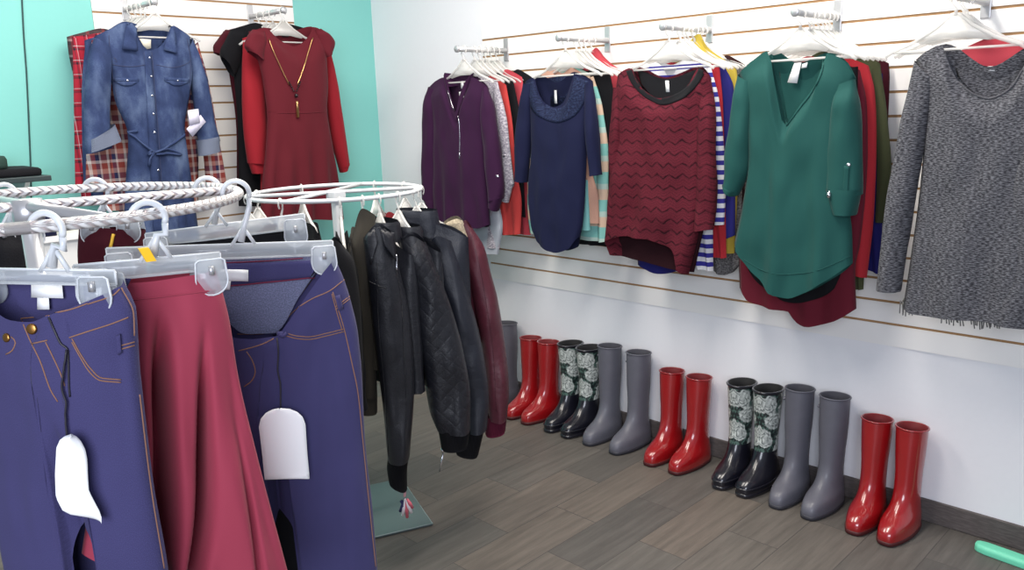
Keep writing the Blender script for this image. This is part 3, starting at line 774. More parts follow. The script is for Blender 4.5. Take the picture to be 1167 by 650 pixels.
# ================================================================== group D : green blouse
fD = FX(2.505)
t, b, sl = simple('blouse', 'teal green V-neck blouse with roll-tab sleeves on the right wall', 'blouse', fD,
    L=[(842, 84), (850, 120), (853, 180), (845, 240), (837, 277)], R=[(976, 90), (962, 130), (962, 200), (971, 262), (972, 300)],
    T=[(842, 84), (858, 70), (878, 58), (881, 70), (887, 105), (897, 143), (912, 122), (930, 98), (939, 76), (941, 61), (961, 67), (976, 90)],
    TB=[(842, 84), (858, 70), (878, 57), (909, 72), (941, 60), (961, 67), (976, 90)],
    B=[(837, 277), (847, 294), (871, 319), (888, 334), (901, 338), (922, 332), (950, 316), (972, 300)], mat=f_green, thick=.08, wr=.007,
    folds=((2.6, .2, .010, .1, 0), (5.2, .1, .006, .25, .15)),
    sleeves=[([(842, 85), (835, 138), (828, 185), (827, 213)], [(860, 95), (858, 140), (855, 190), (842, 223)], .08),
             ([(955, 98), (948, 135), (944, 180), (943, 220)], [(976, 90), (982, 135), (983.5, 170), (983, 222)], .08)])
Sheet(fD, [(943, 214), (953, 243)], [(983, 216), (976, 245)], thick=.088, off=.008, nu=14, nv=8, taper=1, wr=.002).build('cuff', f_green, t)
Sheet(fD, [(827, 209), (830, 215)], [(843, 219), (839, 224)], thick=.084, off=.006, nu=12, nv=6, taper=1, wr=.002).build('cuff', f_green, t)
sl[1].button(967, 188, .006).build('button', m_silver, t)
sl[1].patch([(962, 189), (968, 189), (966, 230), (960, 229)], 3, 10, .003, .002).build('sleeve_tab', f_green, t)
cu = MB(); b.line([(848, 296), (871, 309), (890, 313), (920, 311), (950, 301), (969, 292)], .0014, .0005, 5, cu); cu.build('hem_seam', f_green, t)
nk = MB()
for pts in ([(880, 64), (883, 80), (889, 108), (897, 143)], [(939, 66), (937, 80), (928, 101), (912, 123), (897, 143)]): b.line(pts, .003, .001, 4, nk)
nk.build('neck_facing', f_green, t)
fl = FX(2.515)
bkn = Sheet(fD, [(880, 62), (884, 90)], [(939, 63), (935, 90)], T=[(880, 62), (909, 74), (939, 63)], B=[(884, 90), (898, 145), (935, 90)], thick=.006, off=-.03, nu=14, nv=10, taper=1); bkn.build('back_neck', f_green, t)
lb = MB()
for q in (((906, 72), (914, 71), (909, 95), (898, 94)), ((915, 73), (921, 71), (920, 77), (914, 78))):
    lb.prism([fl.p2(k) for k in q], .0015, fl.s, UPZ, fl.n, fl.o+fl.n*.004)
lb.build('neck_label', m_label, t)
sp = MB(); P, n = sl[1].hit(945, 232, .004); sp.tube([P+UPZ*.012, P, P-UPZ*.006], [.002, .003, .006], 8); P2, n = sl[1].hit(946, 240, .006); sp.tube([P2+UPZ*.008, P2-UPZ*.008], .007, 8)
sp.build('security_pin', m_silver, t)
arm_hang('D', 2.505, 'frosted plastic hanger holding the green blouse')
simple('blouse', 'black blouse whose dark hem shows just below the green blouse', 'blouse', FX(2.572),
    L=[(860, 88), (856, 180), (848, 286)], R=[(978, 76), (976, 150), (966, 230), (962, 300)], mat=f_black, thick=.024, up=2, dip=16,
    B=[(848, 286), (856, 310), (875, 330), (905, 345), (930, 341), (950, 330), (962, 300)])
arm_hang('D', 2.572, 'frosted plastic hanger holding the black blouse')
simple('blouse', 'burgundy blouse with long ragged tail hanging below the green blouse', 'blouse', FX(2.598),
    L=[(868, 84), (862, 180), (848, 255), (842, 290), (843, 328)], R=[(980, 80), (988, 120), (988, 200), (980, 280), (975, 302), (976, 352)], mat=f_burg, thick=.034,
    B=[(843, 328), (854, 343), (881, 351), (902, 355), (907, 366), (920, 371), (951, 366), (976, 352)], folds=((3.5, .1, .007, .1, 0), (6, .4, .004, .4, 0)), up=14)
arm_hang('D', 2.598, 'frosted plastic hanger holding the burgundy blouse')
simple('top', 'bright red top between the burgundy blouse and the olive shirt', 'top', FX(2.640),
    L=[(888, 78), (890, 180), (930, 300)], R=[(990, 75), (997, 104), (999, 150), (998, 205), (996, 245), (988, 317)], mat=f_red2, thick=.028, up=13)
arm_hang('D', 2.640, 'frosted plastic hanger holding the bright red top')
simple('shirt', 'olive green long-sleeved shirt between the red top and grey sweater', 'shirt', FX(2.680),
    L=[(905, 76), (910, 180), (960, 330)], R=[(1003, 72), (1000, 120), (990, 220), (984, 330)], mat=f_olive, thick=.026, up=16,
    sleeves=[([(994, 80), (998, 140), (1000, 200), (998, 253)], [(1004, 73), (1012.5, 138), (1016, 197), (1009, 254)], .028)])
arm_hang('D', 2.680, 'frosted plastic hanger holding the olive shirt')
simple('top', 'royal blue top with only its lower edge showing beside the grey sweater cuff', 'top', FX(2.712),
    L=[(920, 84), (925, 180), (970, 300)], R=[(1006, 84), (1006, 150), (1006, 230), (1004, 313)], mat=f_blue, thick=.022)
simple('top', 'dark red top nearest the wall behind the olive shirt shoulder', 'top', FX(2.738),
    L=[(930, 76), (935, 150), (950, 250)], R=[(1013, 72), (1014, 90), (1011, 160), (1006, 250)], mat=f_darkmaroon, thick=.02, up=11)

# ================================================================== group E : grey marl sweater
fE = FX(2.505)
t, b, sl = simple('sweater', 'grey marl scoop-neck sweater hanging at the right end of the wall', 'sweater', fE,
    L=[(1044, 68), (1056, 130), (1050, 200), (1037, 300), (1029, 351)], R=[(1220, 66), (1205, 140), (1197, 220), (1193, 300), (1190, 375)],
    T=[(1044, 68), (1058, 58), (1075, 51), (1079, 62), (1086, 80), (1096, 95), (1110, 106), (1127, 111), (1142, 106), (1155, 95), (1167, 78), (1178, 52), (1200, 58), (1220, 66)],
    TB=[(1044, 68), (1058, 58), (1075, 50), (1127, 76), (1178, 51), (1200, 58), (1220, 66)],
    B=[(1029, 351), (1043, 357), (1090, 361), (1131, 365), (1161, 370), (1190, 375)], mat=f_greymarl, thick=.085, wr=.006,
    folds=((2.3, .35, .007, .1, 0),),
    sleeves=[([(1043, 69), (1034, 110), (1026, 150), (1012, 230), (1000, 329)], [(1066, 90), (1060, 130), (1054, 170), (1040, 250), (1027, 332)], .075),
             ([(1190, 90), (1172, 150), (1156, 200), (1143, 290), (1132, 367)], [(1221, 67), (1222, 130), (1212, 200), (1200, 290), (1178, 374)], .075)])
nk = MB(); b.line([(1076, 56), (1079, 64), (1086, 82), (1096, 97), (1110, 107.5), (1127, 112.5), (1142, 107.5), (1155, 97), (1165, 80)], .0028, .0006, 4, nk); nk.build('neck_binding', f_greymarl, t)
bk = Sheet(fE, [(1077, 56), (1088, 88)], [(1176, 56), (1158, 88)], T=[(1077, 56), (1127, 78), (1176, 56)], B=[(1088, 88), (1127, 117), (1158, 88)], thick=.006, off=-.03, nu=14, nv=8, taper=1); bk.build('back_neck', f_greymarl, t)
MB().prism([fE.p2(q) for q in ((1113, 76), (1134, 75), (1131, 81), (1116, 81))], .0012, fE.s, UPZ, fE.n, fE.o+fE.n*-.018).build('neck_label', m_label, t)
arm_hang('E', 2.505, 'frosted plastic hanger holding the grey marl sweater')
simple('top', 'coral red top showing through the neck of the grey marl sweater', 'top', FX(2.572),
    L=[(1072, 68), (1070, 150), (1060, 300)], R=[(1215, 66), (1210, 150), (1200, 300)], mat=f_coral2, thick=.03,
    T=[(1072, 68), (1100, 56), (1126, 46), (1140, 44), (1150, 48), (1180, 52), (1215, 66)], TB=[(1072, 68), (1100, 54), (1126, 43), (1140, 40), (1150, 44), (1180, 50), (1215, 66)])
arm_hang('E', 2.572, 'frosted plastic hanger holding the coral red top behind the grey sweater')
t, b, sl = simple('cardigan', 'black and white print cardigan with fringed hem behind the grey sweater', 'cardigan', FX(2.600),
    L=[(1078, 70), (1060, 200), (1036, 330), (1026, 346)], R=[(1215, 68), (1205, 200), (1195, 372)], mat=f_fringe, thick=.03, B=[(1026, 346), (1080, 358), (1140, 366), (1195, 372)])
fr = MB(); g = random.Random(3); ff = FX(2.596)
for x0, x1, yb in ((1028, 1042, 356), (1076, 1100, 366), (1108, 1140, 371)):
    x = x0
    while x < x1:
        yy = yb+(x-x0)*.12; a, z = ff.p2((x, yy-14)); a2, z2 = ff.p2((x+g.uniform(-2, 2), yy+g.uniform(-3, 3)))
        fr.tube([ff.p3(a, z, .012), ff.p3((a+a2)/2, (z+z2)/2, .014+g.uniform(-.004, .004)), ff.p3(a2, z2, .012)], .0018, 5); x += 2.2
fr.build('fringe', f_fringe, t)
arm_hang('E', 2.600, 'frosted plastic hanger holding the black and white print cardigan')

# ================================================================== back wall : denim dress
YA = .31
BARM = {'P': None, 'Q': None}
def backarm_x(px, py, Y): d = ray(px, py); return (EYE+d*(Y/d.y))
pP = backarm_x(172, 0, 3.47); pQ = backarm_x(318, -4, 3.47)
ZB = 1.885
faceout('chrome display arm on the back wall carrying the denim dress', (pP.x, YP), (0, -1), ZB)
faceout('chrome display arm on the back wall carrying the maroon dress', (pQ.x, YP), (0, -1), ZB)
def back_hang(p, Y, label): return hanger(label, (p.x, Y, ZB+.0115), (1, 0, 0))
fP = FY(3.450)
t, b, sl = simple('dress', 'belted blue denim shirt dress with rolled cuffs on the back wall', 'dress', fP,
    L=[(107, 42), (124, 80), (131, 115), (145, 150), (143, 210), (140, 275)], R=[(218, 43), (221, 75), (217, 105), (211, 152), (219, 210), (228, 275)],
    T=[(107, 42), (124, 34), (145, 26), (151, 32), (158, 47), (168, 58), (178, 55), (190, 40), (194, 29), (206, 35), (218, 43)],
    TB=[(107, 42), (124, 34), (145, 24), (169, 30), (194, 27), (206, 35), (218, 43)], mat=f_denim_dress, thick=.09, wr=.009,
    folds=((3, .15, .006, .3, 0), (6.5, .4, .012, .6, 0), (4.2, .3, .004, .05, .2)),
    sleeves=[([(107, 43), (101, 58), (96.5, 100), (95, 150), (97, 176)], [(127, 56), (126, 100), (125, 140), (127, 168)], .075),
             ([(213, 55), (218, 90), (222, 130), (226, 168)], [(218, 43), (227, 68), (237, 108), (245, 145), (249, 160)], .075)])
for q in (([(99, 160), (98, 175)], [(129, 141), (137, 160)]), ([(223, 160), (225, 178)], [(247, 155), (248, 172)])):
    Sheet(fP, q[0], q[1], thick=.09, off=.014, nu=14, nv=8, taper=1, wr=.003).build('cuff', f_denim_in, t)
for quad in (((145, 21), (153, 30), (156, 58), (139, 57)), ((190, 27), (197, 34), (201, 62), (187, 58))):
    b.patch(quad, 6, 8, .012, .004).build('collar', f_denim_dress, t)
bk = Sheet(fP, [(146, 24), (150, 45)], [(194, 27), (190, 48)], T=[(146, 24), (169, 30), (194, 27)], B=[(150, 45), (168, 62), (190, 48)], thick=.006, off=-.03, nu=12, nv=8, taper=1); bk.build('back_neck', f_denim_dress, t)
MB().prism([fP.p2(q) for q in ((157, 44), (172, 45), (172, 55), (164, 57))], .0015, fP.s, UPZ, fP.n, fP.o).build('neck_label', plain('cream_label', (226, 220, 204), .8), t)
b.patch([(164, 58), (172, 58), (187, 270), (175, 270)], 3, 30, .003, .003).build('placket', f_denim_dress, t)
for q in ((170, 66), (172, 87), (173, 109), (174.5, 130), (176, 151), (180, 194), (182, 215)): b.button(*q, .005, .006).build('button', m_silver, t)
for q, s in ((((130, 89), (158, 89), (158, 93), (130, 93)), (145, 92)), (((187, 88), (216, 90), (216, 93.5), (187, 92)), (202, 92))):
    pk = MB(); b.patch(q, 8, 3, .003, .003, pk); b.patch((q[3], q[2], (s[0]+4, s[1]+6), (s[0]-4, s[1]+6)), 6, 3, .003, .003, pk)
    po = pk.build('pocket_flap', f_denim_dress, t); b.button(s[0], s[1], .0045, .006).build('snap', m_silver, po)
sm = MB()
for pts in ([(112, 66), (130, 74), (150, 76), (165, 74)], [(178, 74), (196, 77), (214, 72), (219, 66)], [(124, 40), (126, 66), (130, 96), (133, 114)], [(213, 44), (217, 70), (216, 104)], [(164, 60), (168, 110), (171, 160), (175, 262)], [(173, 60), (177, 110), (181, 160), (187, 262)], [(140, 56), (156, 57)], [(187, 57), (201, 61)]):
    b.line(pts, .0014, .0006, 4, sm)
sm.build('seam_stitching', plain('dark_denim_thread', (52, 58, 88), .9), t)
be = MB()
for pts in ([(143, 148), (155, 157), (168, 168), (176, 174)], [(212, 152), (200, 161), (186, 170), (176, 174)], [(176, 174), (171, 181), (170, 190)], [(176, 174), (190, 170), (202, 174), (206, 177), (192, 175), (178, 176)], [(176, 174), (168, 177), (172, 171)]):
    b.line(pts, .0055, .006, 4, be)
be.build('tie_belt', f_denim_dress, t)
ff = FY(3.385)
tgm = plain('pale_lilac_card', (222, 218, 238), .5)
tg = MB(); tg.prism([ff.p2(q) for q in ((214, 126), (226, 124), (228, 140), (216, 143))], .002, ff.s, UPZ, ff.n, ff.o); tg.build('price_tag', tgm, t); tg = MB()
tg.prism([ff.p2(q) for q in ((213, 147), (229, 131), (235, 139), (220, 156))], .002, ff.s, UPZ, ff.n, ff.o+ff.n*-.004)
tg.build('price_tag', tgm, t)
back_hang(pP, 3.450, 'frosted plastic hanger holding the denim dress')
f2 = FY(3.545)
t, b, sl = simple('shirt', 'rust and navy plaid shirt showing below the denim dress sleeves', 'shirt', f2,
    L=[(104, 46), (112, 110), (118, 160), (117, 240)], R=[(222, 46), (225, 110), (226, 170), (226, 240)], mat=f_plaid_multi, thick=.04,
    sleeves=[([(106, 50), (101, 100), (98, 160), (97, 208)], [(121, 52), (122, 110), (125, 160), (128, 212)], .05), ([(214, 60), (222, 110), (230, 160), (234, 212)], [(225, 48), (238, 100), (250, 165), (258, 208)], .05)])
back_hang(pP, 3.545, 'frosted plastic hanger holding the rust and navy plaid shirt')
t, b, sl = simple('shirt', 'blue denim shirt hidden behind the plaid shirts on the back wall', 'shirt', FY(3.585),
    L=[(96, 46), (100, 110), (101, 180), (104, 230)], R=[(212, 42), (214, 110), (214, 170), (212, 230)], mat=f_denim_dress, thick=.035,
    sleeves=[([(97, 47), (93, 90), (93, 160), (95, 215)], [(106, 48), (103, 100), (103, 160), (104, 215)], .03)])
t, b, sl = simple('shirt', 'red plaid flannel shirt sticking out left of the denim dress', 'shirt', FY(3.635),
    L=[(82, 42), (86, 100), (90, 180), (93, 232)], R=[(200, 40), (204, 110), (204, 170), (202, 232)], mat=f_plaid_red, thick=.035, up=4,
    sleeves=[([(82, 43), (83, 90), (84, 150), (85, 212)], [(100, 46), (99, 100), (98, 160), (99, 212)], .034)])
back_hang(pP, 3.635, 'frosted plastic hanger holding the red plaid flannel shirt')
simple('shirt', 'dark grey plaid shirt furthest left behind the red flannel shirt', 'shirt', FY(3.685),
    L=[(76, 42), (78, 60), (84, 90), (86, 160), (88, 200)], R=[(196, 40), (200, 110), (200, 170), (198, 200)], mat=plaid('grey_plaid', [(0, (86, 66, 70)), (.5, (160, 60, 66)), (.7, (60, 54, 60))], [(0, (96, 76, 78)), (.6, (58, 50, 56)), (.85, (190, 170, 170))], 16, 16), thick=.03)

# ---- maroon dress group
fQ = FY(3.450)
t, b, sl = simple('dress', 'maroon flared dress with cap sleeves and a long necklace', 'dress', fQ,
    L=[(283, 36), (293, 66), (299, 90), (304, 127), (303, 165), (299, 205), (296, 250)], R=[(365, 34), (372, 62), (374, 95), (373, 127), (379, 165), (386, 205), (392, 250)],
    T=[(283, 36), (292, 34), (303, 32), (308, 38), (320, 48), (333, 53), (345, 47), (352, 38), (356, 31), (361, 32), (365, 34)],
    TB=[(283, 36), (292, 34), (303, 31), (330, 36), (356, 30), (361, 32), (365, 34)], mat=f_maroon_dress, thick=.09, wr=.004,
    folds=((4.2, .1, .016, .45, 0), (2.5, .2, .004, .1, 0)),
    soff=.012, sleeves=[([(286, 34), (280, 42), (277, 52), (281, 58)], [(300, 36), (302, 48), (300, 60), (298, 70)], .05), ([(357, 34), (360, 46), (364, 58), (370, 66)], [(364, 33), (374, 40), (380, 49), (376, 62)], .05)])
b.line([(303, 127), (320, 129), (345, 129), (374, 127)], .0016, .0004).build('waist_seam', f_maroon_dress, t)
bk = Sheet(fQ, [(304, 33), (308, 45)], [(355, 32), (350, 45)], T=[(304, 33), (330, 37), (355, 32)], B=[(308, 45), (333, 58), (350, 45)], thick=.006, off=-.03, nu=12, nv=8, taper=1); bk.build('back_neck', f_maroon_dress, t)
MB().prism([fQ.p2(q) for q in ((321, 37), (332, 37), (331, 42), (324, 42))], .0012, fQ.s, UPZ, fQ.n, fQ.o+fQ.n*-.016).build('neck_label', m_darklabel, t)
nt = thing('necklace', 'long gold chain necklace with tassel worn on the maroon dress', 'necklace', b.hit(336, 110)[0])
ch = MB()
for pts in ([(306, 45), (309, 53), (320, 78), (329, 97)], [(356, 43), (353, 53), (345, 78), (338, 97)]): b.line(pts, .0024, .006, 3, ch)
ch.build('chain', m_gold, nt)
bd = MB()
for k in range(5):
    for (x0, x1) in ((329, 335), (341, 336)):
        P, n = b.hit(x0+(x1-x0)*k/5, 94+2.4*k, .008); bd.tube([P+UPZ*.004, P, P-UPZ*.004], [.002, .0045, .002], 8)
P, n = b.hit(336.5, 109, .009); bd.tube([P+UPZ*.009, P+UPZ*.004, P-UPZ*.004, P-UPZ*.009], [.003, .008, .008, .003], 10)
bd.build('beads', plain('black_beads', (30, 22, 24), .2), nt)
tsl = MB()
P0, n = b.hit(337.5, 115, .008); P1, n = b.hit(338.5, 134, .008)
tsl.tube([P0, P0+(P1-P0)*.15, P1], [.004, .006, .007], 10)
tsl.build('tassel', m_gold, nt)
back_hang(pQ, 3.450, 'frosted plastic hanger holding the maroon dress')
t, b, sl = simple('blouse', 'red long-sleeved blouse right behind the maroon dress', 'blouse', FY(3.545),
    L=[(276, 44), (288, 100), (296, 160), (297, 220)], R=[(372, 44), (374, 100), (372, 160), (371, 220)], mat=f_red, thick=.05, up=10, dip=-4,
    sleeves=[([(276, 48), (275, 100), (277, 150), (282, 186)], [(297, 54), (300, 100), (304, 150), (304, 188)], .07), ([(366, 56), (371, 110), (378, 160), (386, 192)], [(374, 50), (384, 100), (392, 150), (397, 188)], .06)])
Sheet(FY(3.545), [(282, 184), (287, 198)], [(304, 186), (300, 198)], thick=.06, off=.006, nu=12, nv=6, taper=1).build('cuff', f_red, t)
Sheet(FY(3.545), [(385, 188), (388, 197)], [(397, 186), (394, 194)], thick=.05, off=.006, nu=12, nv=6, taper=1).build('cuff', f_red, t)
back_hang(pQ, 3.545, 'frosted plastic hanger holding the red long-sleeved blouse')
t, b, sl = simple('top', 'black cap-sleeved dress behind the red blouse on the back wall', 'dress', FY(3.60),
    L=[(262, 34), (266, 80), (270, 130), (272, 235)], R=[(352, 34), (352, 100), (350, 160), (350, 235)], mat=f_black, thick=.04, up=8,
    sleeves=[([(262, 34), (256, 46), (250, 60), (252, 65)], [(280, 34), (276, 56), (272, 76), (266, 88)], .05)])
back_hang(pQ, 3.60, 'frosted plastic hanger holding the black cap-sleeved dress')
t, b, sl = simple('top', 'dark maroon short-sleeved top furthest back left of the maroon dress', 'top', FY(3.66),
    L=[(254, 36), (262, 90), (268, 130), (270, 215)], R=[(340, 36), (342, 100), (342, 160), (340, 215)], mat=f_darkmaroon, thick=.035, up=7,
    sleeves=[([(256, 34), (248, 44), (242, 55), (243, 60)], [(270, 36), (264, 50), (258, 62), (252, 64)], .04)])
back_hang(pQ, 3.66, 'frosted plastic hanger holding the dark maroon top')

for k, X, lb in (('A', 2.712, 'frosted plastic hanger holding the dark slate top'), ('C', 2.700, 'frosted plastic hanger holding the grey melange sweater'), ('C', 2.730, 'frosted plastic hanger holding the dark brown top'),
                 ('D', 2.712, 'frosted plastic hanger holding the blue top behind the olive shirt'), ('D', 2.738, 'frosted plastic hanger holding the dark red top nearest the wall')): arm_hang(k, X, lb)
back_hang(pP, 3.585, 'frosted plastic hanger holding the blue denim shirt'); back_hang(pP, 3.685, 'frosted plastic hanger holding the dark grey plaid shirt')
# ------------------------------------------------------------------ boots
def boot_mesh(H, sw, kind):
    """one wellington: horizontal slices, toe towards -x, heel at +x (0 = shaft axis)"""
    n = 40; out = MB(); sole = MB()
    def pr(z, pts):
        for i in range(len(pts)-1):
            if z <= pts[i+1][0]: t = (z-pts[i][0])/(pts[i+1][0]-pts[i][0]); t = max(0, t); return pts[i][1]+(pts[i+1][1]-pts[i][1])*t
        return pts[-1][1]
    h = sw/2; wf = .77 if kind == 'floral' else 1.
    toe = [(0, .172), (.012, .180), (.030, .181), (.045, .175), (.058, .160), (.068, .138), (.076, .118), (.088, .098), (.105, .080), (.125, .066), (.15, .057), (.19, .054), (.25, .056), (H, .064*h/.058)]
    heel = [(0, .060), (.02, .065), (.05, .064), (.09, .055), (.125, .046), (.2, .049), (.28, .056), (H, .062*h/.058)]
    wid = [(0, .043), (.015, .047), (.04, .047), (.06, .045), (.08, .042), (.11, .040), (.14, .040), (.2, h*.83*wf), (.28, h*.94*wf), (H, h*wf)]
    zs = [q for q in [.010, .016, .024, .032, .040, .047, .053, .058, .063, .068, .073, .079, .086, .095, .107, .122, .142, .17, .21, .26, .31, .35] if q < H-.02]+[H-.012, H-.004, H]
    def slice_(z, inset=0., zz=None):
        a, b, w = pr(z, toe)-inset, pr(z, heel)-inset, pr(z, wid)-inset
        V = []
        for k in range(n):
            q = 2*PI*k/n; c, s = math.cos(q), math.sin(q)
            foot = max(0., min(1., (a-.085)/.08))
            x = b*c if c > 0 else a*c*(1-.0*foot)
            # foot slices : broader forward of the instep, square-ish toe
            ex = 1-.40*foot*(1 if c < 0 else .4)
            yy = math.copysign(abs(s)**ex, s)*w
            if foot > 0 and c < 0: yy *= 1+.10*foot*math.sin(PI*min(1, abs(c)*1.15))
            if foot > 0 and c > 0: yy *= 1-.12*foot*c
            zt = z if zz is None else zz
            slope = .004*sstep(H-.10, H, z)*(-c)
            V.append((x, yy, zt+slope))
        return V
    V = []; Fc = []; uv = []
    rows = [(z, 0.) for z in zs]+[(H, .0045), (H-.03, .006), (H-.12, .008), (.16, .008)]
    for (z, ins) in rows:
        sl = slice_(z, ins); V += sl; uv += [((k/n if k <= n/2 else 1-k/n)*sw*3.0, z) for k in range(n)]
    for j in range(len(rows)-1):
        for k in range(n):
            a, b = j*n+k, j*n+(k+1) % n; Fc.append((a, b, b+n, a+n))
    Fc.append(tuple((len(rows)-1)*n+k for k in range(n)))
    # sole
    S = []; SF = []
    sr = [(0., -.004), (.004, .002), (.014, .003), (.017, .000)]
    for (z, ex) in sr:
        S += [(p[0], p[1], z) for p in slice_(.012, -ex)]
    for j in range(len(sr)-1):
        for k in range(n):
            a, b = j*n+k, j*n+(k+1) % n; SF.append((a, b, b+n, a+n))
    SF.append(tuple(range(n-1, -1, -1))); SF.append(tuple((len(sr)-1)*n+k for k in range(n)))
    return V, Fc, uv, S, SF, slice_, zs, n, rows
PB = {}
def boot(kind, label, loc, rot, H):
    key = kind
    if key not in PB:
        sw = {'red': .098, 'grey': .100, 'floral': .126}[kind]
        t = thing('rain_boot', label, 'boot', loc, rot, 'rain boots lined up along the right wall')
        V, Fc, uv, S, SF, sl, zs, n, rows = boot_mesh(H, sw, kind)
        nout = len(zs)
        outer = [f for f in Fc if max(f) < nout*n]; inner = [f for f in Fc if max(f) >= nout*n]
        def sub(name, faces, mat, VV=V, UU=uv):
            ids = sorted({i for f in faces for i in f}); mp = {a: k for k, a in enumerate(ids)}
            return link(name, [VV[i] for i in ids], [tuple(mp[i] for i in f) for f in faces], mat, t, [UU[i] for i in ids], True, False)
        if kind == 'floral':
            zb = .125
            up = [f for f in outer if zs[min(f)//n] >= zb]; lo = [f for f in outer if zs[min(f)//n] < zb]
            band = [f for f in up if zs[min(f)//n] >= H-.02]; up = [f for f in up if f not in band]
            sub('foot', lo, r_black); sub('shaft', up, r_floral); sub('top_band', band, r_black)
            vv = MB()
            for (z, ins) in ((.15, -.0012),):
                pass
            sub('lining', inner, r_blackin)
            # glossy instep tongue rising over the print
            fr_ = [(-.0015, .30), (-.002, .26)]
            link('sole', S, SF, r_black, t, None, True, False)
            rib = MB(); rib.tube([Vector(p)+Vector((0, 0, 0)) for p in sl(.035, -.0015)], .0035, 6, True); rib.build('welt', r_black, t, True, False)
            rb = MB(); rb.tube([Vector(p) for p in sl(H-.003, -.001)], .004, 6, True); rb.build('top_rim', r_black, t, True, False)
        else:
            m, mi, ms = (r_red, r_redin, r_sole_red) if kind == 'red' else (r_grey, r_greyin, r_sole_grey)
            sub('upper', outer, m); sub('lining', inner, mi)
            link('sole', S, SF, ms, t, None, True, False)
            rb = MB(); rb.tube([Vector(p) for p in sl(H-.001, -.0005)], .0028, 6, True); rb.build('top_rim', m, t, True, False)
            if kind == 'grey':
                sp = MB(); P = [Vector(p) for p in sl(H-.045, -.0025)]; sp.tube([P[k] for k in range(4, 14)], .004, 6)
                so = sp.build('strap', r_grey, t, True, False)
                bk = MB(); c = P[9]; bk.tube([c+Vector((-.009, .004, -.009)), c+Vector((.009, .004, -.009)), c+Vector((.009, .004, .009)), c+Vector((-.009, .004, .009))], .0018, 6, True)
                bk.build('buckle', m_steel, so, True, False)
        PB[key] = t
    else:
        t = copy_tree(PB[key]); t.location = loc; t.rotation_euler = (0, 0, rot); t['label'] = label
    return t
HB = {'red': .356, 'grey': .402, 'floral': .375}
BOOTS = [('grey', 577, 364, 'matte grey rain boot half hidden behind the maroon jacket cuff'),
         ('red', 605, 385, 'glossy red rain boot nearest the maroon jacket cuff'),
         ('red', 625, 386, 'glossy red rain boot touching a floral boot near the maroon jacket'),
         ('floral', 650, 384, 'black floral rain boot touching the red pair near the maroon jacket'),
         ('floral', 671.5, 389, 'black floral rain boot left of the further grey pair'),
         ('grey', 695, 391, 'matte grey rain boot right of the further floral pair'),
         ('grey', 728, 397, 'matte grey rain boot left of the middle red pair'),
         ('red', 766, 421, 'glossy red rain boot of the middle red pair next to a grey boot'),
         ('red', 797, 428, 'glossy red rain boot of the middle red pair next to a floral boot'),
         ('floral', 846, 425, 'black floral rain boot right of the middle red pair'),
         ('floral', 876, 434, 'black floral rain boot left of the nearer grey pair'),
         ('grey', 912, 440, 'matte grey rain boot right of the nearer floral pair'),
         ('grey', 952, 450, 'matte grey rain boot left of the nearest red pair'),
         ('red', 1000, 477, 'glossy red rain boot beside the nearest grey boot'),
         ('red', 1040, 486, 'glossy red rain boot at the right end of the row')]
XB = 2.695
for i, (kind, px, py, lb) in enumerate(BOOTS):
    P = on_x(px, py, XB)
    boot(kind, lb, (XB, P.y, 0), 0.0+(.04 if i % 2 else -.02), HB[kind])

# ------------------------------------------------------------------ mint bar on the floor
mb = MB(); e0 = Vector((2.695, .63, .012))
sec = [(-.026, -.012), (.026, -.012), (.026, .006), (.018, .014), (-.018, .014), (-.026, .006)]
V = []
for y, k in ((.632, .45), (.622, .8), (.60, 1.), (-.4, 1.), (-.42, .7)):
    V += [(2.690+a*k+(y-.6)*.10, y, .012+(b if b < 0 else b*(.7+.3*k))) for a, b in sec]
Fc = []
for j in range(4):
    for k in range(6): a, b2 = j*6+k, j*6+(k+1) % 6; Fc.append((a, b2, b2+6, a+6))
Fc += [tuple(range(5, -1, -1)), tuple(24+k for k in range(6))]
o = link('floor_bar', V, Fc, plain('mint_paint', (112, 214, 178), .45), None, None, False); bevel(o, .004)
tagm(o, 'mint green painted bar lying on the floor by the baseboard', 'bar')

# ------------------------------------------------------------------ round racks
def az_frame(c):
    cm = Vector((-c[0], -c[1], 0)).normalized(); rt = (-cm).cross(UPZ); return rt, cm
C1 = Vector((.359, 1.365, 1.3006)); R1 = .300
C2 = Vector((1.5176, 2.311, 1.1668)); R2 = .280
RT1, CM1 = az_frame(C1); RT2, CM2 = az_frame(C2)
def ringp(C, R, RT, CM, deg): q = math.radians(deg); return C+RT*(R*math.sin(q))+CM*(R*math.cos(q))
def r1(d): return ringp(C1, R1, RT1, CM1, d)
def r2(d): return ringp(C2, R2, RT2, CM2, d)
t = thing('round_clothes_rack', 'round clothes rack of braided chrome tube carrying the jeans at left', 'clothes rack', (C1.x, C1.y, 0))
TR1 = .0078; TR2 = .0068
MB().tube([r1(k*5) for k in range(72)], TR1, 12, True).build('ring', m_braid, t)
MB().tube([r1(91), r1(-89)], TR1*.95, 12).build('crossbar', m_braid, t)
MB().tube([r1(196), r1(16)], .0085, 12).build('spoke', m_steel, t)
MB().tube([Vector((C1.x, C1.y, .02)), Vector((C1.x, C1.y, C1.z-.008))], .0135, 20).build('post', m_chrome, t)
cp = MB().tube([Vector((C1.x, C1.y, C1.z-.03)), Vector((C1.x, C1.y, C1.z+.010))], .021, 18); cp.build('hub', m_steel, t)
bs = MB(); bs.tube([Vector((C1.x, C1.y, 0)), Vector((C1.x, C1.y, .012)), Vector((C1.x, C1.y, .02))], [.2, .2, .03], 40); bs.build('base', m_steel, t)

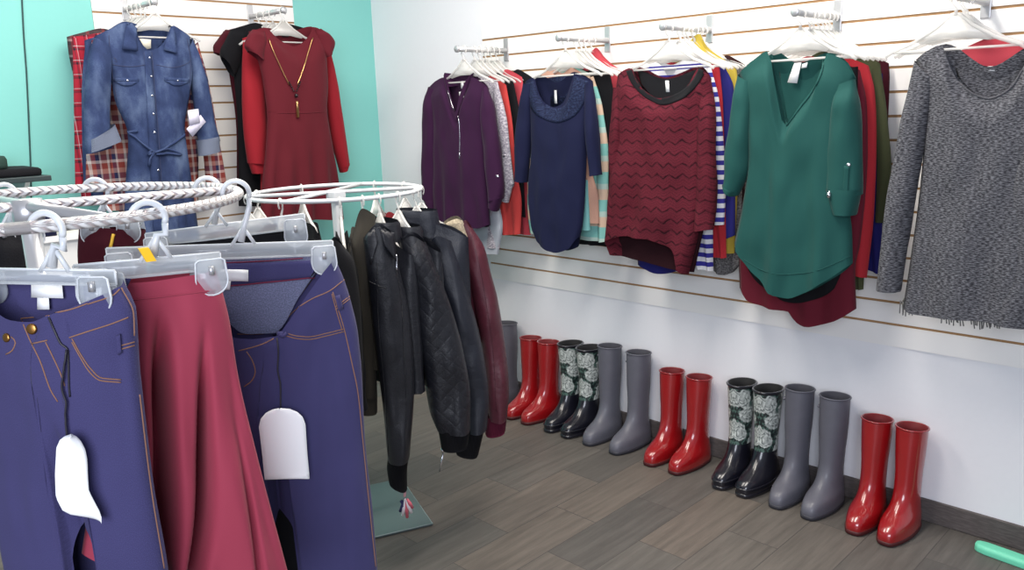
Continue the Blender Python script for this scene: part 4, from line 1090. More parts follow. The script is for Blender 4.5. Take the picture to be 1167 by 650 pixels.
t = thing('round_clothes_rack', 'round clothes rack of pale grey painted tube carrying the leather jackets', 'clothes rack', (C2.x, C2.y, 0))
MB().tube([r2(k*5) for k in range(72)], TR2, 12, True).build('ring', m_rackpaint, t)
MB().tube([r2(91), r2(-89)], TR2*.9, 12).build('crossbar', m_rackpaint, t)
MB().tube([r2(-32), r2(160)], TR2*.9, 12).build('spoke', m_rackpaint, t)
pt = MB(); pt.box((C2.x-.0135, C2.y-.0135, .01), (C2.x+.0135, C2.y+.0135, C2.z-.004)); bevel(pt.build('post', m_rackpaint, t, False), .004)
hb = MB(); hb.box((C2.x-.024, C2.y-.024, C2.z-.03), (C2.x+.024, C2.y+.024, C2.z+.004)); bevel(hb.build('hub', m_rackpaint, t, False), .004)
# base plate: corner seen at the right, edges turned
cR = on_z(493, 597, .008); e1 = (on_z(425, 613, .008)-cR).normalized(); e2 = Vector((-e1.y, e1.x, 0));
if e2.dot(on_z(466, 557, .008)-cR) < 0: e2 = -e2
A = [cR, cR+e1*.42, cR+e1*.42+e2*.40, cR+e2*.40]
pl = MB(); pl.add([Vector((p.x, p.y, 0.001)) for p in A]+[Vector((p.x, p.y, .009)) for p in A], [(3, 2, 1, 0), (4, 5, 6, 7), (0, 1, 5, 4), (1, 2, 6, 5), (2, 3, 7, 6), (3, 0, 4, 7)])
bo = pl.build('base_plate', m_plate, t, False); bevel(bo, .002)
ed = MB(); ed.tube([A[1]-Vector((0, 0, .0)), A[0], A[3]], .0022, 6); ed.build('plate_edge', m_plateedge, bo)

# ------------------------------------------------------------------ clip hangers for the bottoms
def clip_hanger(label, P, fr, sL, sR, zb, hgt=.028, clipat=None):
    """clear bar hanger in the plane fr: hook over P, bar from sL to sR whose lower edge is at zb (z may differ at the ends)"""
    a0, _ = (P-fr.o).dot(fr.s), 0
    t = thing('clip_hanger', label, 'hanger', P)
    dz = (P-fr.o).dot(fr.n)
    pt = lambda a, z, d=0.: fr.p3(a, z, d)
    bl, br = zb if isinstance(zb, tuple) else (zb, zb)
    zc = bl+(br-bl)*(a0-sL)/(sR-sL)
    hk = MB()
    top = P.z+.004; rr = .021
    ctr = pt(a0, top-rr+.004)
    q = arc(ctr, fr.s, UPZ, rr, -PI*.12, PI*1.02, 16)
    q = [p+fr.n*dz for p in q]
    hk.tube(q[::-1], .0042, 10)
    st = q[0]; hk.tube([st, pt(a0+rr*.9, top-rr*1.9, dz*.7), pt(a0+.008, zc+hgt+.03, dz*.2), pt(a0, zc+hgt+.004)], [.0042, .0045, .0048, .006], 10)
    hk.tube([pt(a0+.006, zc+hgt+.028, dz*.2), pt(a0-.016, zc+hgt-.002)], .003, 8); hk.tube([pt(a0+.006, zc+hgt+.028, dz*.2), pt(a0+.022, zc+hgt-.002)], .003, 8)
    hk.build('hook', m_hangrib, t)
    zat = lambda a: bl+(br-bl)*(a-sL)/(sR-sL)
    bar = MB(); bar.prism([(sL, zat(sL)), (sR, zat(sR)), (sR, zat(sR)+hgt), (sL, zat(sL)+hgt)], .004, fr.s, UPZ, fr.n, fr.o); bar.build('bar', m_hangclear, t)
    rb = MB()
    for dh in (0, hgt): rb.tube([pt(sL, zat(sL)+dh), pt(sR, zat(sR)+dh)], .0019, 8)
    for a in (sL, sR, sL+(sR-sL)*.18, sL+(sR-sL)*.82): rb.tube([pt(a, zat(a)), pt(a, zat(a)+hgt)], .0017, 8)
    rb.build('bar_edge', m_hangrib, t)
    for a, sg in ((sL+.018, -1), (sR-.018, 1)):
        z = zat(a)
        cl = MB()
        w = .021
        shp = [(a-w*.9, z+hgt*.62), (a-w*.7, z+hgt*.75), (a+w*.7, z+hgt*.75), (a+w*.9, z+hgt*.62)]+[(a+w*math.cos(q_*PI/10), z-.012-.020*math.sin(q_*PI/10)) for q_ in range(11)]
        cl.prism(shp, .003, fr.s, UPZ, fr.n, fr.o+fr.n*.016); cl.prism(shp, .003, fr.s, UPZ, fr.n, fr.o-fr.n*.014)
        co = cl.build('clip', m_hangclear, t)
        rm = MB(); rm.tube([pt(x, y, .0175) for x, y in shp], .0013, 6, True)
        rm.build('clip_rim', m_hangrib, co)
        sp = MB(); sp.box((-.003, -.003, -.006), (.003, .003, .006)); sp.v = [pt(a+v.x, z+.002+v.z, .020+v.y) for v in sp.v]; sp.build('spring', m_steel, co)
    return t

# frames on rack one
pJ1 = r1(3); pSK = r1(26); pJ2 = r1(88)
fJ1 = FC(Vector((pJ1.x, pJ1.y, 0)), math.radians(-38)); fSK = FC(Vector((pSK.x, pSK.y, 0)), math.radians(10)); fJ2 = FC(Vector((pJ2.x, pJ2.y, 0)), math.radians(0))

def jeans(label, fr, L, R, T, TB, crotch, zh, thick, seed, folds=()):
    a, z = fr.p2(lerp(L[0], R[0], .5)); t = thing('jeans', label, 'jeans', fr.p3(a, z))
    sc, zc = fr.p2(crotch); sl, _ = fr.p2(L[-1]); sr, _ = fr.p2(R[-1])
    B = [L[-1], (sl+(sc-sl)*.5, zh, 'w'), (sc-.020, zh, 'w'), (sc-.017, zc-.05, 'w'), (sc-.006, zc-.010, 'w'), (sc, zc, 'w'), (sc+.008, zc-.008, 'w'), (sc+.022, zc-.04, 'w'), (sc+.026, zh, 'w'), (sc+(sr-sc)*.5, zh, 'w'), R[-1]]
    b = Sheet(fr, L, R, T, B, TB, None, thick=thick, seed=seed, wr=.004, nu=90, nv=56, taper=.9, vt=.05, p=2.2, legs=(sc-sl)/(sr-sl), folds=folds)
    b.build('denim_body', f_jeans, t)
    return t, b
# jeans one
ZH = .32
def wp(fr, px, py, z):  # continue an outline straight down to height z
    a, _ = fr.p2((px, py)); return (a, z, 'w')
L = [(-14, 322), (-18, 420), (-8, 540), (10, 650), wp(fJ1, 6, 625, ZH)]; R = [(138, 326), (153, 357), (155, 384), (158, 430), (173, 554), (189, 647), wp(fJ1, 180, 600, ZH)]
t, b = jeans('dark indigo jeans with gold buttons and curled white tag, at far left', fJ1, L, R,
    [(-14, 322), (7, 347), (34, 358), (56, 359), (76, 352), (102, 343), (130, 331), (138, 326)], [(-14, 322), (7, 319), (60, 321), (100, 323), (133, 321), (138, 326)],
    (101, 592), ZH, .075, 21)
ib = Sheet(fJ1, [(-10, 320), (-8, 345)], [(135, 323), (128, 338)], T=[(-10, 320), (60, 321), (135, 323)], B=[(-8, 352), (40, 374), (80, 366), (128, 338)], thick=.004, off=-.026, nu=20, nv=10, taper=1, wr=.001); ib.build('inner_waistband', f_jeans, t)
pp = MB(); ib.line([(-6, 321.5), (60, 323), (132, 325)], .0011, .0008, 6, pp); pp.build('piping', m_piping, t)
st = MB()
for pts in ([(24, 363), (34, 387), (46, 412), (58, 445), (66, 458)], [(52, 390), (60, 406), (70, 428), (74, 440)], [(79, 385), (100, 378), (125, 370), (146, 362)], [(82, 386), (92, 404), (104, 421), (116, 431), (138, 433)], [(82, 390), (92, 408), (103, 425), (115, 434), (138, 436)],
            [(134, 395), (153, 390)], [(134, 399), (153, 394)], [(100, 347), (130, 336), (136, 330)], [(24, 363), (56, 360)], [(36, 392), (54, 388)], [(62, 357), (80, 353), (100, 346)], [(138, 328), (152, 358), (153, 383)], [(7, 404), (14, 400), (18, 390), (13, 384)], [(159, 450), (172, 556), (187, 648)]):
    b.line(pts, .0009, .0003, 4, st)
st.build('stitching', m_stitch, t)
bn = MB(); b.button(37, 375, .0065, .003, bn); bn.build('waist_button', m_brass, t)
b.button(8, 385, .0055, .0025).build('pocket_rivet', m_brass, t)
fl = MB(); b.line([(56, 362), (63, 378), (70, 392), (77, 398), (78, 410), (79, 440), (80, 452)], .0014, .001, 3, fl); fl.build('fly_edge', m_ribbon, t)
lbp = MB()
for q in (((24, 327), (59, 328), (61, 344), (24, 343)), ((31, 343), (44, 343), (45, 357), (31, 357))):
    lbp.prism([fJ1.p2(k) for k in q], .0012, fJ1.s, UPZ, fJ1.n, fJ1.o-fJ1.n*.018)
lbp.build('neck_label', m_label, t).name = 'waist_label'
ld = MB(); ld.line = None
b.patch([(132, 383), (137, 380), (139, 401), (134, 404)], 3, 6, .004, .003).build('belt_loop', f_jeans, t)
# tag one (curled card on a black ribbon): rests on the jeans, part of its price ticket
def ticket(label, sheet, top, string, outline, curl, lift):
    P, n = sheet.hit(*top, .008); t = thing('price_tag', label, 'tag', P)
    s = MB(); sheet.line(string, .0014, .005, 5, s); s.build('ribbon', m_ribbon, t)
    fr = Frame(P+n*lift, (-P.x, -P.y)); q = [fr.p2(k) for k in outline]
    zs_ = [k[1] for k in q]; z0, z1 = min(zs_), max(zs_); ss = [k[0] for k in q]; s0, s1 = min(ss), max(ss)
    mb = MB(); nx, ny = 10, 30
    # span the outline row by row
    def span(z):
        xs = []
        for i in range(len(q)):
            (a, b_), (c, d) = q[i], q[(i+1) % len(q)]
            if (b_-z)*(d-z) <= 0 and b_ != d: xs.append(a+(c-a)*(z-b_)/(d-b_))
        return min(xs), max(xs)
    V = []
    for th in (0, -.0012):
        for j in range(ny+1):
            z = z1+(z0-z1)*min(.9995, max(.0008, (j/ny)**2.2)); a, c = span(z)
            for i in range(nx+1):
                u = i/nx; x = a+(c-a)*u; V.append(fr.p3(x, z, th+curl(u, j/ny)))
    W = nx+1; K = W*(ny+1); Fc = []
    for j in range(ny):
        for i in range(nx):
            a = j*W+i; Fc.append((a, a+W, a+W+1, a+1)); Fc.append((K+a, K+a+1, K+a+W+1, K+a+W))
    rim = list(range(nx))+[j*W+nx for j in range(ny)]+[ny*W+i for i in range(nx, 0, -1)]+[j*W for j in range(ny, 0, -1)]
    for i in range(len(rim)): a, b_ = rim[i], rim[(i+1) % len(rim)]; Fc.append((a, b_, K+b_, K+a))
    mb.add(V, Fc); mb.build('card', m_tag, t)
ticket('curled white card price tag hanging from the jeans at far left', b, (79, 497), [(77, 398), (75, 420), (73, 440), (78, 460), (77, 478), (79, 497)],
       [(64, 509), (68, 500), (73, 496), (81, 493), (87, 496), (92, 501), (97, 511), (99, 522), (99.5, 540), (100.5, 556), (108, 570), (114.5, 582), (114.5, 592), (94, 588), (73, 584.6), (68, 575), (63.5, 566), (62.5, 540)],
       lambda u, v: .006+.012*v*v*(u-.3)+.010*math.sin(PI*u)*(1-v), .012)
aJ, _ = fJ1.p2((118, 320)); bJ, _ = fJ1.p2((-36, 320)); _, z1 = fJ1.p2((118, 325)); _, z0 = fJ1.p2((5, 319))
clip_hanger('clear clip hanger holding the jeans at far left', pJ1+UPZ*(TR1), fJ1, bJ, aJ+.016, (z1+.004, z1), .017)

# skirt
L = [(92, 322), (96, 380), (100, 470), (102, 560), (93, 631)]; R = [(246, 308), (254, 334), (262, 368), (270, 420), (292, 515), (327, 648), (338, 690)]
a, z = fSK.p2((190, 318)); t = thing('skirt', 'wine red flared skirt with deep folds between the two jeans', 'skirt', fSK.p3(a, z))
b = Sheet(fSK, L, R, T=[(92, 322), (134, 321), (180, 317), (212, 312), (246, 308)], TB=[(92, 320), (134, 318), (180, 314), (212, 309), (246, 306)],
          thick=.05, off=0, seed=31, wr=.004, nu=90, nv=50, taper=.8, vt=.1,
          folds=(('g', .51, .31, .05, .085, .05, .42), ('g', .84, .47, .034, .07, .1, .6), ('g', .22, .12, .035, .05, .1, .6), ('g', .97, .80, .022, .022, .3, .9), (2.6, .2, .008, .1, 0)))
b.build('skirt_body', f_skirt, t)
w = MB(); b.line([(150, 342), (180, 339), (212, 335), (246, 331)], .0012, .0003, 4, w); w.build('waist_seam', f_skirt, t)
aL, _ = fSK.p2((84, 305)); aR, zR = fSK.p2((252, 305)); _, zL = fSK.p2((100, 321)); _, zR = fSK.p2((225, 309))
clip_hanger('clear clip hanger holding the wine red skirt', pSK+UPZ*TR1, fSK, aL, aR, (zL, zR-.001), .022)
# yellow size clip on that hanger
Pm = fSK.at(164, 288, .02); o = MB(); o.box((-.006, -.004, -.009), (.006, .004, .009)); o.v = [Pm+fSK.s*(v.x+v.z*-.4)+UPZ*v.z+fSK.n*v.y for v in o.v]
tagm(o.build('size_marker', plain('yellow_plastic', (246, 190, 30), .4), None, False), 'small yellow size marker on the skirt hanger neck', 'marker')

# jeans two
L = [(228, 303), (222, 360), (214, 440), (218, 540), (236, 650), wp(fJ2, 236, 640, ZH)]; R = [(381, 293), (392, 318), (399, 340), (408, 380), (412, 420), (416, 500), (425, 585), (430, 648), wp(fJ2, 428, 640, ZH)]
t, b = jeans('dark indigo jeans with tie waist and white tag, hanging right of the skirt', fJ2, L, R,
    [(228, 303), (240, 345), (268, 379), (292, 379), (313, 376), (324, 364), (336, 347), (350, 328), (366, 308), (381, 293)], [(228, 303), (247, 298), (300, 296), (345, 293), (381, 293)],
    (318, 578), ZH, .10, 41)
ib = Sheet(fJ2, [(230, 302), (240, 350)], [(379, 295), (345, 340)], T=[(230, 302), (300, 297), (379, 295)], B=[(240, 350), (280, 386), (313, 385), (345, 340)], thick=.004, off=-.036, nu=24, nv=16, taper=1, wr=.004); ib.build('inside_back', f_jeans_in, t)
wb = MB(); ib.patch([(232, 301), (376, 296), (358, 316), (236, 328)], 24, 5, .003, .002, wb); wb.build('inner_waistband', f_jeans, t)
pp = MB(); ib.line([(236, 328), (265, 325.5), (310, 321), (357, 316)], .0013, .004, 6, pp); ib.line([(234, 300.5), (300, 297.5), (345, 294.5)], .0012, .001, 6, pp); pp.build('piping', m_piping, t)
st = MB()
for pts in ([(320, 373), (328, 362), (337, 353), (355, 341), (375, 332), (392, 319)], [(326, 380), (338, 383), (351, 384), (372, 380), (392, 375)], [(326, 383), (338, 386), (351, 387), (372, 383), (392, 378)], [(379, 333), (386, 355), (392, 375), (400, 410), (408, 450), (413, 500), (420, 570), (428, 646)],
            [(382, 350), (398, 338)], [(382, 353), (398, 341)], [(272, 400), (284, 397), (300, 392), (312, 386)], [(281, 401), (288, 412), (291, 424), (287, 434), (278, 441)], [(314, 373), (324, 361), (336, 344), (350, 326), (366, 305), (379, 295)], [(270, 381), (292, 381), (312, 378)], [(378, 335), (384, 357), (390, 377)]):
    b.line(pts, .0010, .0004, 4, st)
st.build('stitching', m_stitch, t)
lbp = MB()
for q in (((240, 306), (283, 307), (283, 320), (247, 320)), ((247, 320), (263, 320), (262, 330), (250, 330))):
    ib.patch(q, 4, 3, .007, .001, lbp)
lbp.build('waist_label', m_label, t)
b.patch([(381, 338), (386, 336), (390, 352), (385, 354)], 3, 4, .004, .003).build('belt_loop', f_jeans, t)
kn = MB(); b.line([(309, 374), (314, 380), (320, 381)], .006, .003, 3, kn); b.line([(312, 376), (322, 383), (327, 379)], .0035, .003, 3, kn); kn.build('waist_tie', f_jeans, t)
ticket('arched white card price tag hanging from the jeans beside the skirt', b, (319, 466), [(315, 381), (317, 400), (316, 420), (319, 440), (319, 466)],
       [(302, 550), (299, 520), (295, 486), (297, 477), (303, 470), (311, 466), (319, 464.6), (330, 465.5), (339, 469), (345, 475), (348, 483), (350, 515), (352.7, 544), (330, 547)], lambda u, v: .004+.004*math.sin(PI*u), .008)
aL, _ = fJ2.p2((122, 290)); aR, zR = fJ2.p2((380, 290)); _, zL = fJ2.p2((150, 298)); _, zR = fJ2.p2((360, 292))
clip_hanger('clear clip hanger holding the jeans right of the skirt', pJ2+UPZ*TR1, fJ2, aL, aR, (zL, zR), .024)

# the hanger behind with black trousers, and other bottoms on the back of rack one
pK = r1(112); fK = FC(Vector((pK.x+.02, pK.y+.05, 0)), math.radians(-6))
aL, _ = fK.p2((166, 270)); aR, _ = fK.p2((347, 250)); _, zL = fK.p2((187, 279)); _, zR = fK.p2((318, 259))
clip_hanger('clear clip hanger holding the black trousers behind the jeans', pK+UPZ*TR1, fK, aL, aR, (zL-.004, zR-.004), .026)
def hung(name, label, cat, fr, L, R, mat, zh, thick=.05, folds=((3, .2, .008, .1, 0),)):
    a, z = fr.p2(lerp(L[0], R[0], .5)); t = thing(name, label, cat, fr.p3(a, z)); SEED[0] += 1
    b = Sheet(fr, L+[wp(fr, *L[-1], zh)], R+[wp(fr, *R[-1], zh)], thick=thick, seed=SEED[0], folds=folds, taper=.6); b.build('cloth_body', mat, t); return t, b
hung('trousers', 'black trousers clipped to the hanger behind the jeans', 'trousers', fK, [(172, 280), (170, 330)], [(345, 262), (350, 330)], f_black, .45, .05)
pM = r1(158); fM = FC(Vector((pM.x, pM.y+.02, 0)), math.radians(-20))
t, b = hung('trousers', 'dark maroon trousers on the far side of the braided rack', 'trousers', fM, [(90, 256), (89, 300)], [(166, 262), (168, 310)], f_darkmaroon, .95, .06, ((2.2, .2, .018, .05, 0),))
b.line([(130, 268), (128, 276), (126, 283)], .003, .004, 3).build('yellow_tag', plain('yellow_ribbon', (236, 186, 60), .6), t)
clip_hanger('clear clip hanger holding the dark maroon trousers', pM+UPZ*TR1, fM, fM.p2((96, 252))[0], fM.p2((160, 252))[0], fM.p2((120, 258))[1], .016)
pN = r1(186); fN = FC(Vector((pN.x, pN.y, 0)), math.radians(30))
hung('trousers', 'black trousers hanging at the far left edge of the braided rack', 'trousers', fN, [(-20, 264), (-22, 320)], [(28, 268), (30, 320)], f_black_soft, .98, .06)
clip_hanger('clear clip hanger at the far left of the braided rack', pN+UPZ*TR1, fN, fN.p2((-18, 252))[0], fN.p2((40, 252))[0], fN.p2((10, 266))[1], .014)

# ------------------------------------------------------------------ jackets on rack two
def e2(d): q = math.radians(d); return RT2*math.sin(q)+CM2*math.cos(q)
def hang2(deg, label, drop=0.):
    e = e2(deg); P = r2(deg)+UPZ*TR2; h = hanger(label, (P.x, P.y, P.z), (e.x, e.y, 0)); h.scale = (.58, 1, 1); return h
def torso(t, deg, mat, w_in, w_out, ztop, zbot, thick, seed, neck=.06, shoulder_drop=.045, flare=1.0):
    P = r2(deg); e = e2(deg); n = e.cross(UPZ)
    fr = Frame((P.x, P.y), (n.x, n.y))
    if fr.s.dot(e) < 0: fr.n = -fr.n; fr.s = -fr.s
    L = [(-w_in, ztop-shoulder_drop, 'w'), (-w_in*1.0, ztop-.2, 'w'), (-w_in*flare, zbot, 'w')]; R = [(w_out, ztop-shoulder_drop, 'w'), (w_out, ztop-.2, 'w'), (w_out*flare, zbot, 'w')]
    T = [L[0], (-neck-.05, ztop-.012, 'w'), (-neck, ztop, 'w'), (0, ztop-.03, 'w'), (neck, ztop, 'w'), (neck+.05, ztop-.012, 'w'), R[0]]
    b = Sheet(fr, L, R, T, thick=thick, seed=seed, wr=.008, taper=.55, vt=.2, p=3, folds=((1.6, .2, .008, .2, 0),), nu=22, nv=30)
    b.build('torso', mat, t); return fr, b
def collar(t, fr, mat, ztop, h, w, thick, name='collar', seed=3):
    c = Sheet(fr, [(-w, ztop+h, 'w'), (-w*1.15, ztop-.02, 'w')], [(w, ztop+h*.9, 'w'), (w*1.2, ztop-.035, 'w')], thick=thick, seed=seed, taper=.9, nu=16, nv=8, wr=.004); return c.build(name, mat, t)
def jsleeve(t, deg, mat, cmat, L, R, cL, cR, dist, thick=.10, seed=5):
    P = r2(deg)+e2(deg)*dist; fr = FC(P)
    s = Sheet(fr, L, R, T=[L[0], ((L[0][0]+R[0][0])/2, min(L[0][1], R[0][1])-7), R[0]], thick=thick, seed=seed, taper=.75, vt=.15, nu=18, nv=40, wr=.009, folds=((1.1, .2, .005, .1, 1.3),), p=2.2)
    s.build('sleeve', mat, t)
    c = Sheet(fr, cL, cR, thick=thick*.85, seed=seed+1, taper=1, nu=14, nv=8, wr=.002, capb=True); c.build('cuff', cmat, t)
    return fr, s, c
Z2 = C2.z
# soft black jacket next to the jeans
t = thing('jacket', 'soft black jacket squeezed between the jeans and the leather jackets', 'jacket', r2(2))
fr, b = torso(t, 2, f_black_soft, .13, .18, Z2-.10, .56, .07, 61)
jsleeve(t, 2, f_black_soft, f_rib, [(372, 284), (366, 340), (366, 420), (372, 470)], [(391, 279), (404, 300), (411, 350), (414, 420), (413, 470)], [(373, 470), (376, 492)], [(413, 470), (411, 492)], .18, .09, 62)
hang2(2, 'pale plastic hanger holding the soft black jacket')
# olive
t = thing('jacket', 'grey olive jacket just left of the black leather jackets', 'jacket', r2(16))
fr, b = torso(t, 16, f_olivegrey, .13, .17, Z2-.09, .66, .06, 64)
jsleeve(t, 16, f_olivegrey, f_olivegrey, [(398, 284), (398, 330), (402, 400), (406, 450)], [(428, 246), (427, 300), (428, 380), (430, 450)], [(406, 450), (408, 470)], [(430, 450), (430, 470)], .08, .08, 65)
hang2(16, 'pale plastic hanger holding the grey olive jacket')
# leather jacket one
t = thing('jacket', 'black leather jacket with flag charm, nearest the base plate', 'jacket', r2(27))
fr, b = torso(t, 27, l_black, .13, .175, Z2-.115, .58, .085, 67)
collar(t, fr, l_black, Z2-.125, .06, .075, .09, seed=4)
f1, s1, c1 = jsleeve(t, 27, l_black, f_rib, [(414, 272), (420, 330), (428, 400), (437, 470), (442, 525)], [(446, 264), (456, 310), (466, 354), (471, 400), (472, 440), (467, 520)], [(442, 522), (441, 535), (443, 549)], [(467, 516), (464, 535), (464, 558)], .20, .10, 68)
z = MB(); s1.line([(450, 290), (451, 300), (451, 308)], .003, .003, 3, z); z.build('zipper', m_silver, t)
z = MB(); s1.line([(416, 318), (428, 324), (440, 329)], .0016, .001, 3, z); s1.line([(452, 310), (458, 350), (460, 400), (463, 460), (462, 515)], .0012, .0004, 5, z); z.build('seam', l_quilt, t)
s1.patch([(430, 250), (446, 266), (449, 298), (437, 280)], 5, 7, .010, .003).build('lapel', l_black, t)
s1.patch([(426, 256), (418, 272), (424, 302), (431, 276)], 5, 7, .010, .003).build('lapel', l_black, t)
z = MB(); s1.line([(430, 300), (431, 360), (438, 440), (443, 520)], .0014, .0004, 6, z); z.build('sleeve_seam', l_quilt, t)
hang2(27, 'pale plastic hanger holding the leather jacket with flag charm')
# flag charm
P = f1.at(462, 560, .0); ct = thing('flag_charm', 'red white and blue flag bow charm dangling from a leather cuff', 'charm', P)
g = MB(); g.tube([f1.at(462, 556), f1.at(461, 566)], .004, 8); g.build('loop', plain('pink_ribbon', (226, 170, 178), .6), ct)
g1, g2, g3 = MB(), MB(), MB()
for k, (x0, y0, x1, y1) in enumerate(((462, 568, 456, 583), (462, 568, 459, 587), (463, 568, 464, 589), (463, 568, 469, 583), (464, 566, 470, 577))):
    (g3 if k == 0 else g1 if k % 2 else g2).tube([f1.at(x0, y0, .004*k), f1.at((x0+x1)/2, (y0+y1)/2, .008+.002*k), f1.at(x1, y1, .003*k)], [.003, .006, .0045], 8)
g3.tube([f1.at(457, 571), f1.at(461, 577)], .005, 8)
g1.build('white_loops', plain('white_ribbon', (240, 232, 238), .6), ct); g2.build('red_loops', plain('red_ribbon', (206, 100, 116), .6), ct); g3.build('blue_loops', plain('blue_ribbon', (44, 44, 96), .6), ct)
# quilted leather jacket
t = thing('jacket', 'black jacket with quilted leather sleeve, second of the leather jackets', 'jacket', r2(42))
fr, b = torso(t, 42, l_black, .13, .165, Z2-.125, .575, .08, 71)
collar(t, fr, l_black, Z2-.135, .045, .08, .085, seed=6)
f2_, s2, c2 = jsleeve(t, 42, l_quilt, f_rib, [(455, 274), (462, 320), (472, 370), (480, 410), (490, 470), (498, 490)], [(485, 276), (497, 305), (514, 350), (528, 400), (536, 450), (536, 490)], [(499, 488), (503, 511)], [(536, 486), (533, 508)], .19, .11, 72)
z = MB(); z.tube([f2_.at(504, 511, .0), f2_.at(505, 516, 0)], .005, 8); z.tube([f2_.at(505, 516, 0), f2_.at(503, 528, .0), f2_.at(501, 538, 0)], [.0022, .0035, .002], 8); z.build('zip_pull', m_silver, t)
hang2(42, 'pale plastic hanger holding the quilted leather jacket')
# blue-black leather jacket
t = thing('jacket', 'blue black leather jacket with stand collar beside the maroon one', 'jacket', r2(64))
fr, b = torso(t, 64, l_blue, .13, .17, Z2-.105, .57, .08, 75)
collar(t, fr, l_blue, Z2-.115, .06, .07, .085, seed=8)
f3_, s3, c3 = jsleeve(t, 64, l_blue, f_rib, [(486, 276), (500, 330), (512, 390), (522, 440), (528, 490)], [(514, 274), (523, 296), (533, 332), (545, 375), (552, 410), (557, 450), (555, 488)], [(521, 486), (519, 515)], [(553, 486), (545, 519)], .19, .11, 76)
hang2(64, 'pale plastic hanger holding the blue black leather jacket')
# maroon with fleece collar
t = thing('jacket', 'maroon leather jacket with cream fleece collar above the grey boot', 'jacket', r2(84))
fr, b = torso(t, 84, l_maroon, .13, .17, Z2-.125, .62, .085, 81)
Pm = r2(84)+e2(84)*.13; ff = FC(Pm)
cl = Sheet(ff, [(500, 262), (503, 276)], [(527, 250), (534, 268)], T=[(500, 262), (508, 252), (520, 247), (527, 250)], B=[(503, 276), (518, 276), (534, 268)], thick=.10, off=.02, taper=.9, nu=16, nv=10, wr=.02, capb=True); cl.build('fleece_collar', f_fleece, t)
f4_, s4, c4 = jsleeve(t, 84, l_maroon, f_wine_rib, [(522, 272), (533, 320), (544, 370), (552, 430), (557, 476)], [(538, 260), (552, 282), (559, 310), (567, 340), (576, 397), (580, 440), (578, 476)], [(555, 473), (553, 495)], [(578, 473), (576, 491)], .19, .12, 82)
z = MB(); s4.line([(536, 264), (546, 300), (555, 350), (562, 400), (566, 470)], .0012, .0004, 5, z); z.build('seam', l_maroon, t)
hang2(84, 'pale plastic hanger holding the maroon fleece-collared jacket')
# rear of rack two
for deg, mat, nm, lb, hl, zt in ((150, f_red, 'jacket', 'red jacket hanging on the far side of the grey rack', 'pale plastic hanger holding the red jacket on the grey rack', Z2-.08),
                            (122, f_black, 'cardigan', 'black cardigan hanging at the far right of the grey rack', 'pale plastic hanger holding the black cardigan on the grey rack', Z2-.09),
                            (205, f_black_soft, 'coat', 'charcoal coat hanging at the back of the grey rack', 'pale plastic hanger holding the charcoal coat', Z2-.09),
                            (-36, f_black, 'sweater', 'black sweater hanging behind the clear clip of the jeans hanger', 'pale plastic hanger holding the black sweater on the grey rack', Z2-.07),
                            (-82, f_tan, 'vest', 'tan suede vest hanging at the left end of the grey rack', 'clear plastic hanger holding the tan suede vest', Z2-.06),
                            (-112, f_black_soft, 'cardigan', 'charcoal cardigan behind the tan vest on the grey rack', 'clear plastic hanger holding the charcoal cardigan', Z2-.08)):
    t = thing(nm, lb, nm, r2(deg)); torso(t, deg, mat, .12, .17, zt-.03, .60, .06, 90+deg % 7)
    hang2(deg, hl)

# ------------------------------------------------------------------ far left : shelf with folded clothes, low cabinet
def far(px, py, Y): d = ray(px, py); return EYE+d*(Y/d.y)
s0, s1_ = far(-60, 207, 3.5), far(52, 207, 3.5)
t = thing('wall_shelf', 'dark narrow shelf on the teal wall at far left under folded clothes', 'shelf', (s0.x, YW, s0.z))
bevel(MB().box((s0.x, 3.42, s0.z-.02), (s1_.x, YW-.001, s0.z)).build('board', plain('dark_shelf_board', (44, 56, 58), .5), t, False), .003)
for x in (s0.x+.06, s1_.x-.05):
    MB().prism([(0, 0), (.22, 0), (0, -.16)], .016, Vector((0, -1, 0)), UPZ, Vector((1, 0, 0)), Vector((x, YW-.002, s0.z-.02))).build('bracket', m_steel, t, False)
def folded(label, x0, x1, y0, y1, z, h, mat):
    b = MB(); n = 14; V = []; Fc = []
    prof_ = [(0, 0), (.5, .0), (.5, .25), (.5, .75), (.46, 1.), (0, 1.05)]
    ring = []
    for j, (k, zz) in enumerate(((1., 0), (1.02, .25), (1.02, .7), (.96, .95), (.7, 1.02), (.0, 1.03))):
        for i in range(24):
            q = 2*PI*i/24; c, s = math.cos(q), math.sin(q)
            ex = lambda v: math.copysign(abs(v)**.35, v)
            x = (x0+x1)/2+(x1-x0)/2*ex(c)*k; y = (y0+y1)/2+(y1-y0)/2*ex(s)*k
            V.append((x, y, z+h*zz*(1+.12*noise.noise((x*9, y*9, z*5)))))
    for j in range(5):
        for i in range(24): a, d = j*24+i, j*24+(i+1) % 24; Fc.append((a, d, d+24, a+24))
    Fc.append(tuple(range(23, -1, -1)))
    o = link('folded_clothes', V, Fc, mat, None); return tagm(o, label, 'folded clothes')
folded('dark green folded sweater on top of the pile on the wall shelf', s0.x+.02, s1_.x-.12, 3.46, 3.72, s0.z+.033, .05, f_darkgreen)
folded('black folded sweater at the bottom of the pile on the wall shelf', s0.x+.02, s1_.x-.01, 3.45, 3.73, s0.z+.001, .03, f_black_soft)
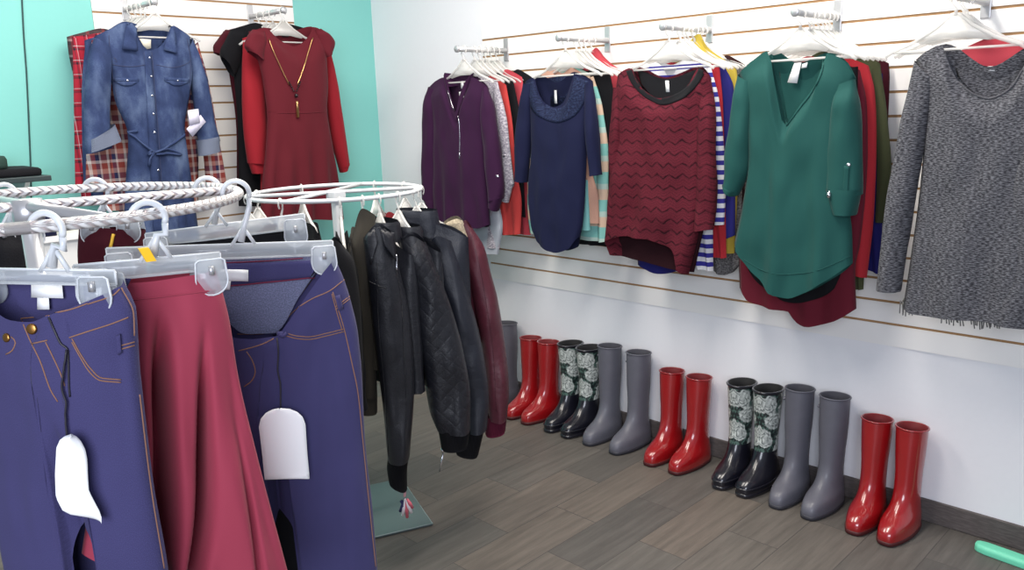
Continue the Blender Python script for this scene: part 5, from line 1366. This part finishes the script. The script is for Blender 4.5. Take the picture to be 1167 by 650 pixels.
# white low cabinet with bagged goods
k0, k1 = far(-70, 286, 3.3), far(112, 286, 3.3)
t = thing('display_cabinet', 'white low display cabinet against the teal wall behind the braided rack', 'cabinet', (k0.x, 3.3, 0))
bevel(MB().box((k0.x, 3.30, 0.06), (k1.x, YW-.014, k0.z-.02)).build('body', plain('white_laminate', (226, 226, 224), .4), t, False), .003)
bevel(MB().box((k0.x-.01, 3.285, k0.z-.02), (k1.x+.01, YW-.002, k0.z)).build('top', plain('white_laminate_top', (232, 232, 230), .4), t, False), .003)
MB().box((k0.x+.02, 3.32, 0), (k1.x-.02, YW-.014, .06)).build('plinth', m_plate, t, False)
g0, g1_ = far(58, 284, 3.42), far(94, 284, 3.42); gz = k0.z+.001; hh = far(75, 258, 3.42).z-gz
gt = thing('gift_bag', 'green bag with yellow pattern standing on the white cabinet', 'bag', (g0.x, 3.42, gz))
V = []
for (z, k) in ((0, 1.), (.03, 1.), (hh*.6, .97), (hh, .9)):
    dy = .07*(1-.75*z/hh)
    V += [(g0.x+(1-k)*.05, 3.47-dy/2, gz+z), (g1_.x-(1-k)*.05, 3.47-dy/2, gz+z), (g1_.x-(1-k)*.05, 3.47+dy/2, gz+z), (g0.x+(1-k)*.05, 3.47+dy/2, gz+z)]
Fc = [(3, 2, 1, 0)]
for j in range(3):
    for k in range(4): a, b2 = j*4+k, j*4+(k+1) % 4; Fc.append((a, b2, b2+4, a+4))
link('paper_body', V, Fc, fabric('green_yellow_paper', (66, 168, 92), .5, 22, .1, .05, 0, rgb2=(60, 160, 84)), gt, None, False)
yl = MB(); gg = random.Random(5)
for k in range(9):
    x = g0.x+(g1_.x-g0.x)*gg.uniform(.08, .8); z = gz+hh*gg.uniform(.55, .95)
    yl.tube([Vector((x, 3.435+.02*(1-0), z)), Vector((x+.015, 3.435+.018, z+.006)), Vector((x+.03, 3.435+.02, z-.002))], .005, 6)
yl.build('yellow_pattern', plain('yellow_print', (236, 200, 50), .5), gt)
folded('navy folded jeans on the white cabinet beside the green bag', far(40, 290, 3.4).x, far(66, 290, 3.4).x-.01, 3.32, 3.46, k0.z+.001, .10, f_navy)

# ------------------------------------------------------------------ light
w = bpy.data.worlds.new('world'); SC.world = w; w.use_nodes = True
w.node_tree.nodes['Background'].inputs[0].default_value = lin((214, 222, 240)); w.node_tree.nodes['Background'].inputs[1].default_value = .36
def area(name, loc, target, sx, sy, power, rgb):
    l = bpy.data.lights.new(name, 'AREA'); l.shape = 'RECTANGLE'; l.size = sx; l.size_y = sy; l.energy = power; l.color = lin(rgb)[:3]
    o = bpy.data.objects.new(name, l); COL.objects.link(o); o.location = loc
    o.rotation_euler = (Vector(target)-Vector(loc)).to_track_quat('-Z', 'Y').to_euler(); return o
area('ceiling_tube', (1.95, 1.3, 2.72), (2.15, 1.3, 0), .35, 2.6, 74, (255, 248, 238))
area('ceiling_tube', (.9, 2.6, 2.72), (.95, 2.75, 0), 2.2, .35, 52, (255, 248, 238))
area('shop_window', (-1.15, -.75, 1.75), (1.4, 1.8, .8), 1.6, 1.5, 88, (236, 242, 255))
SC.view_settings.view_transform = 'Standard'; SC.view_settings.look = 'None'; SC.view_settings.gamma = 1
SC.view_settings.use_curve_mapping = False; SC.view_settings.exposure = 0.0
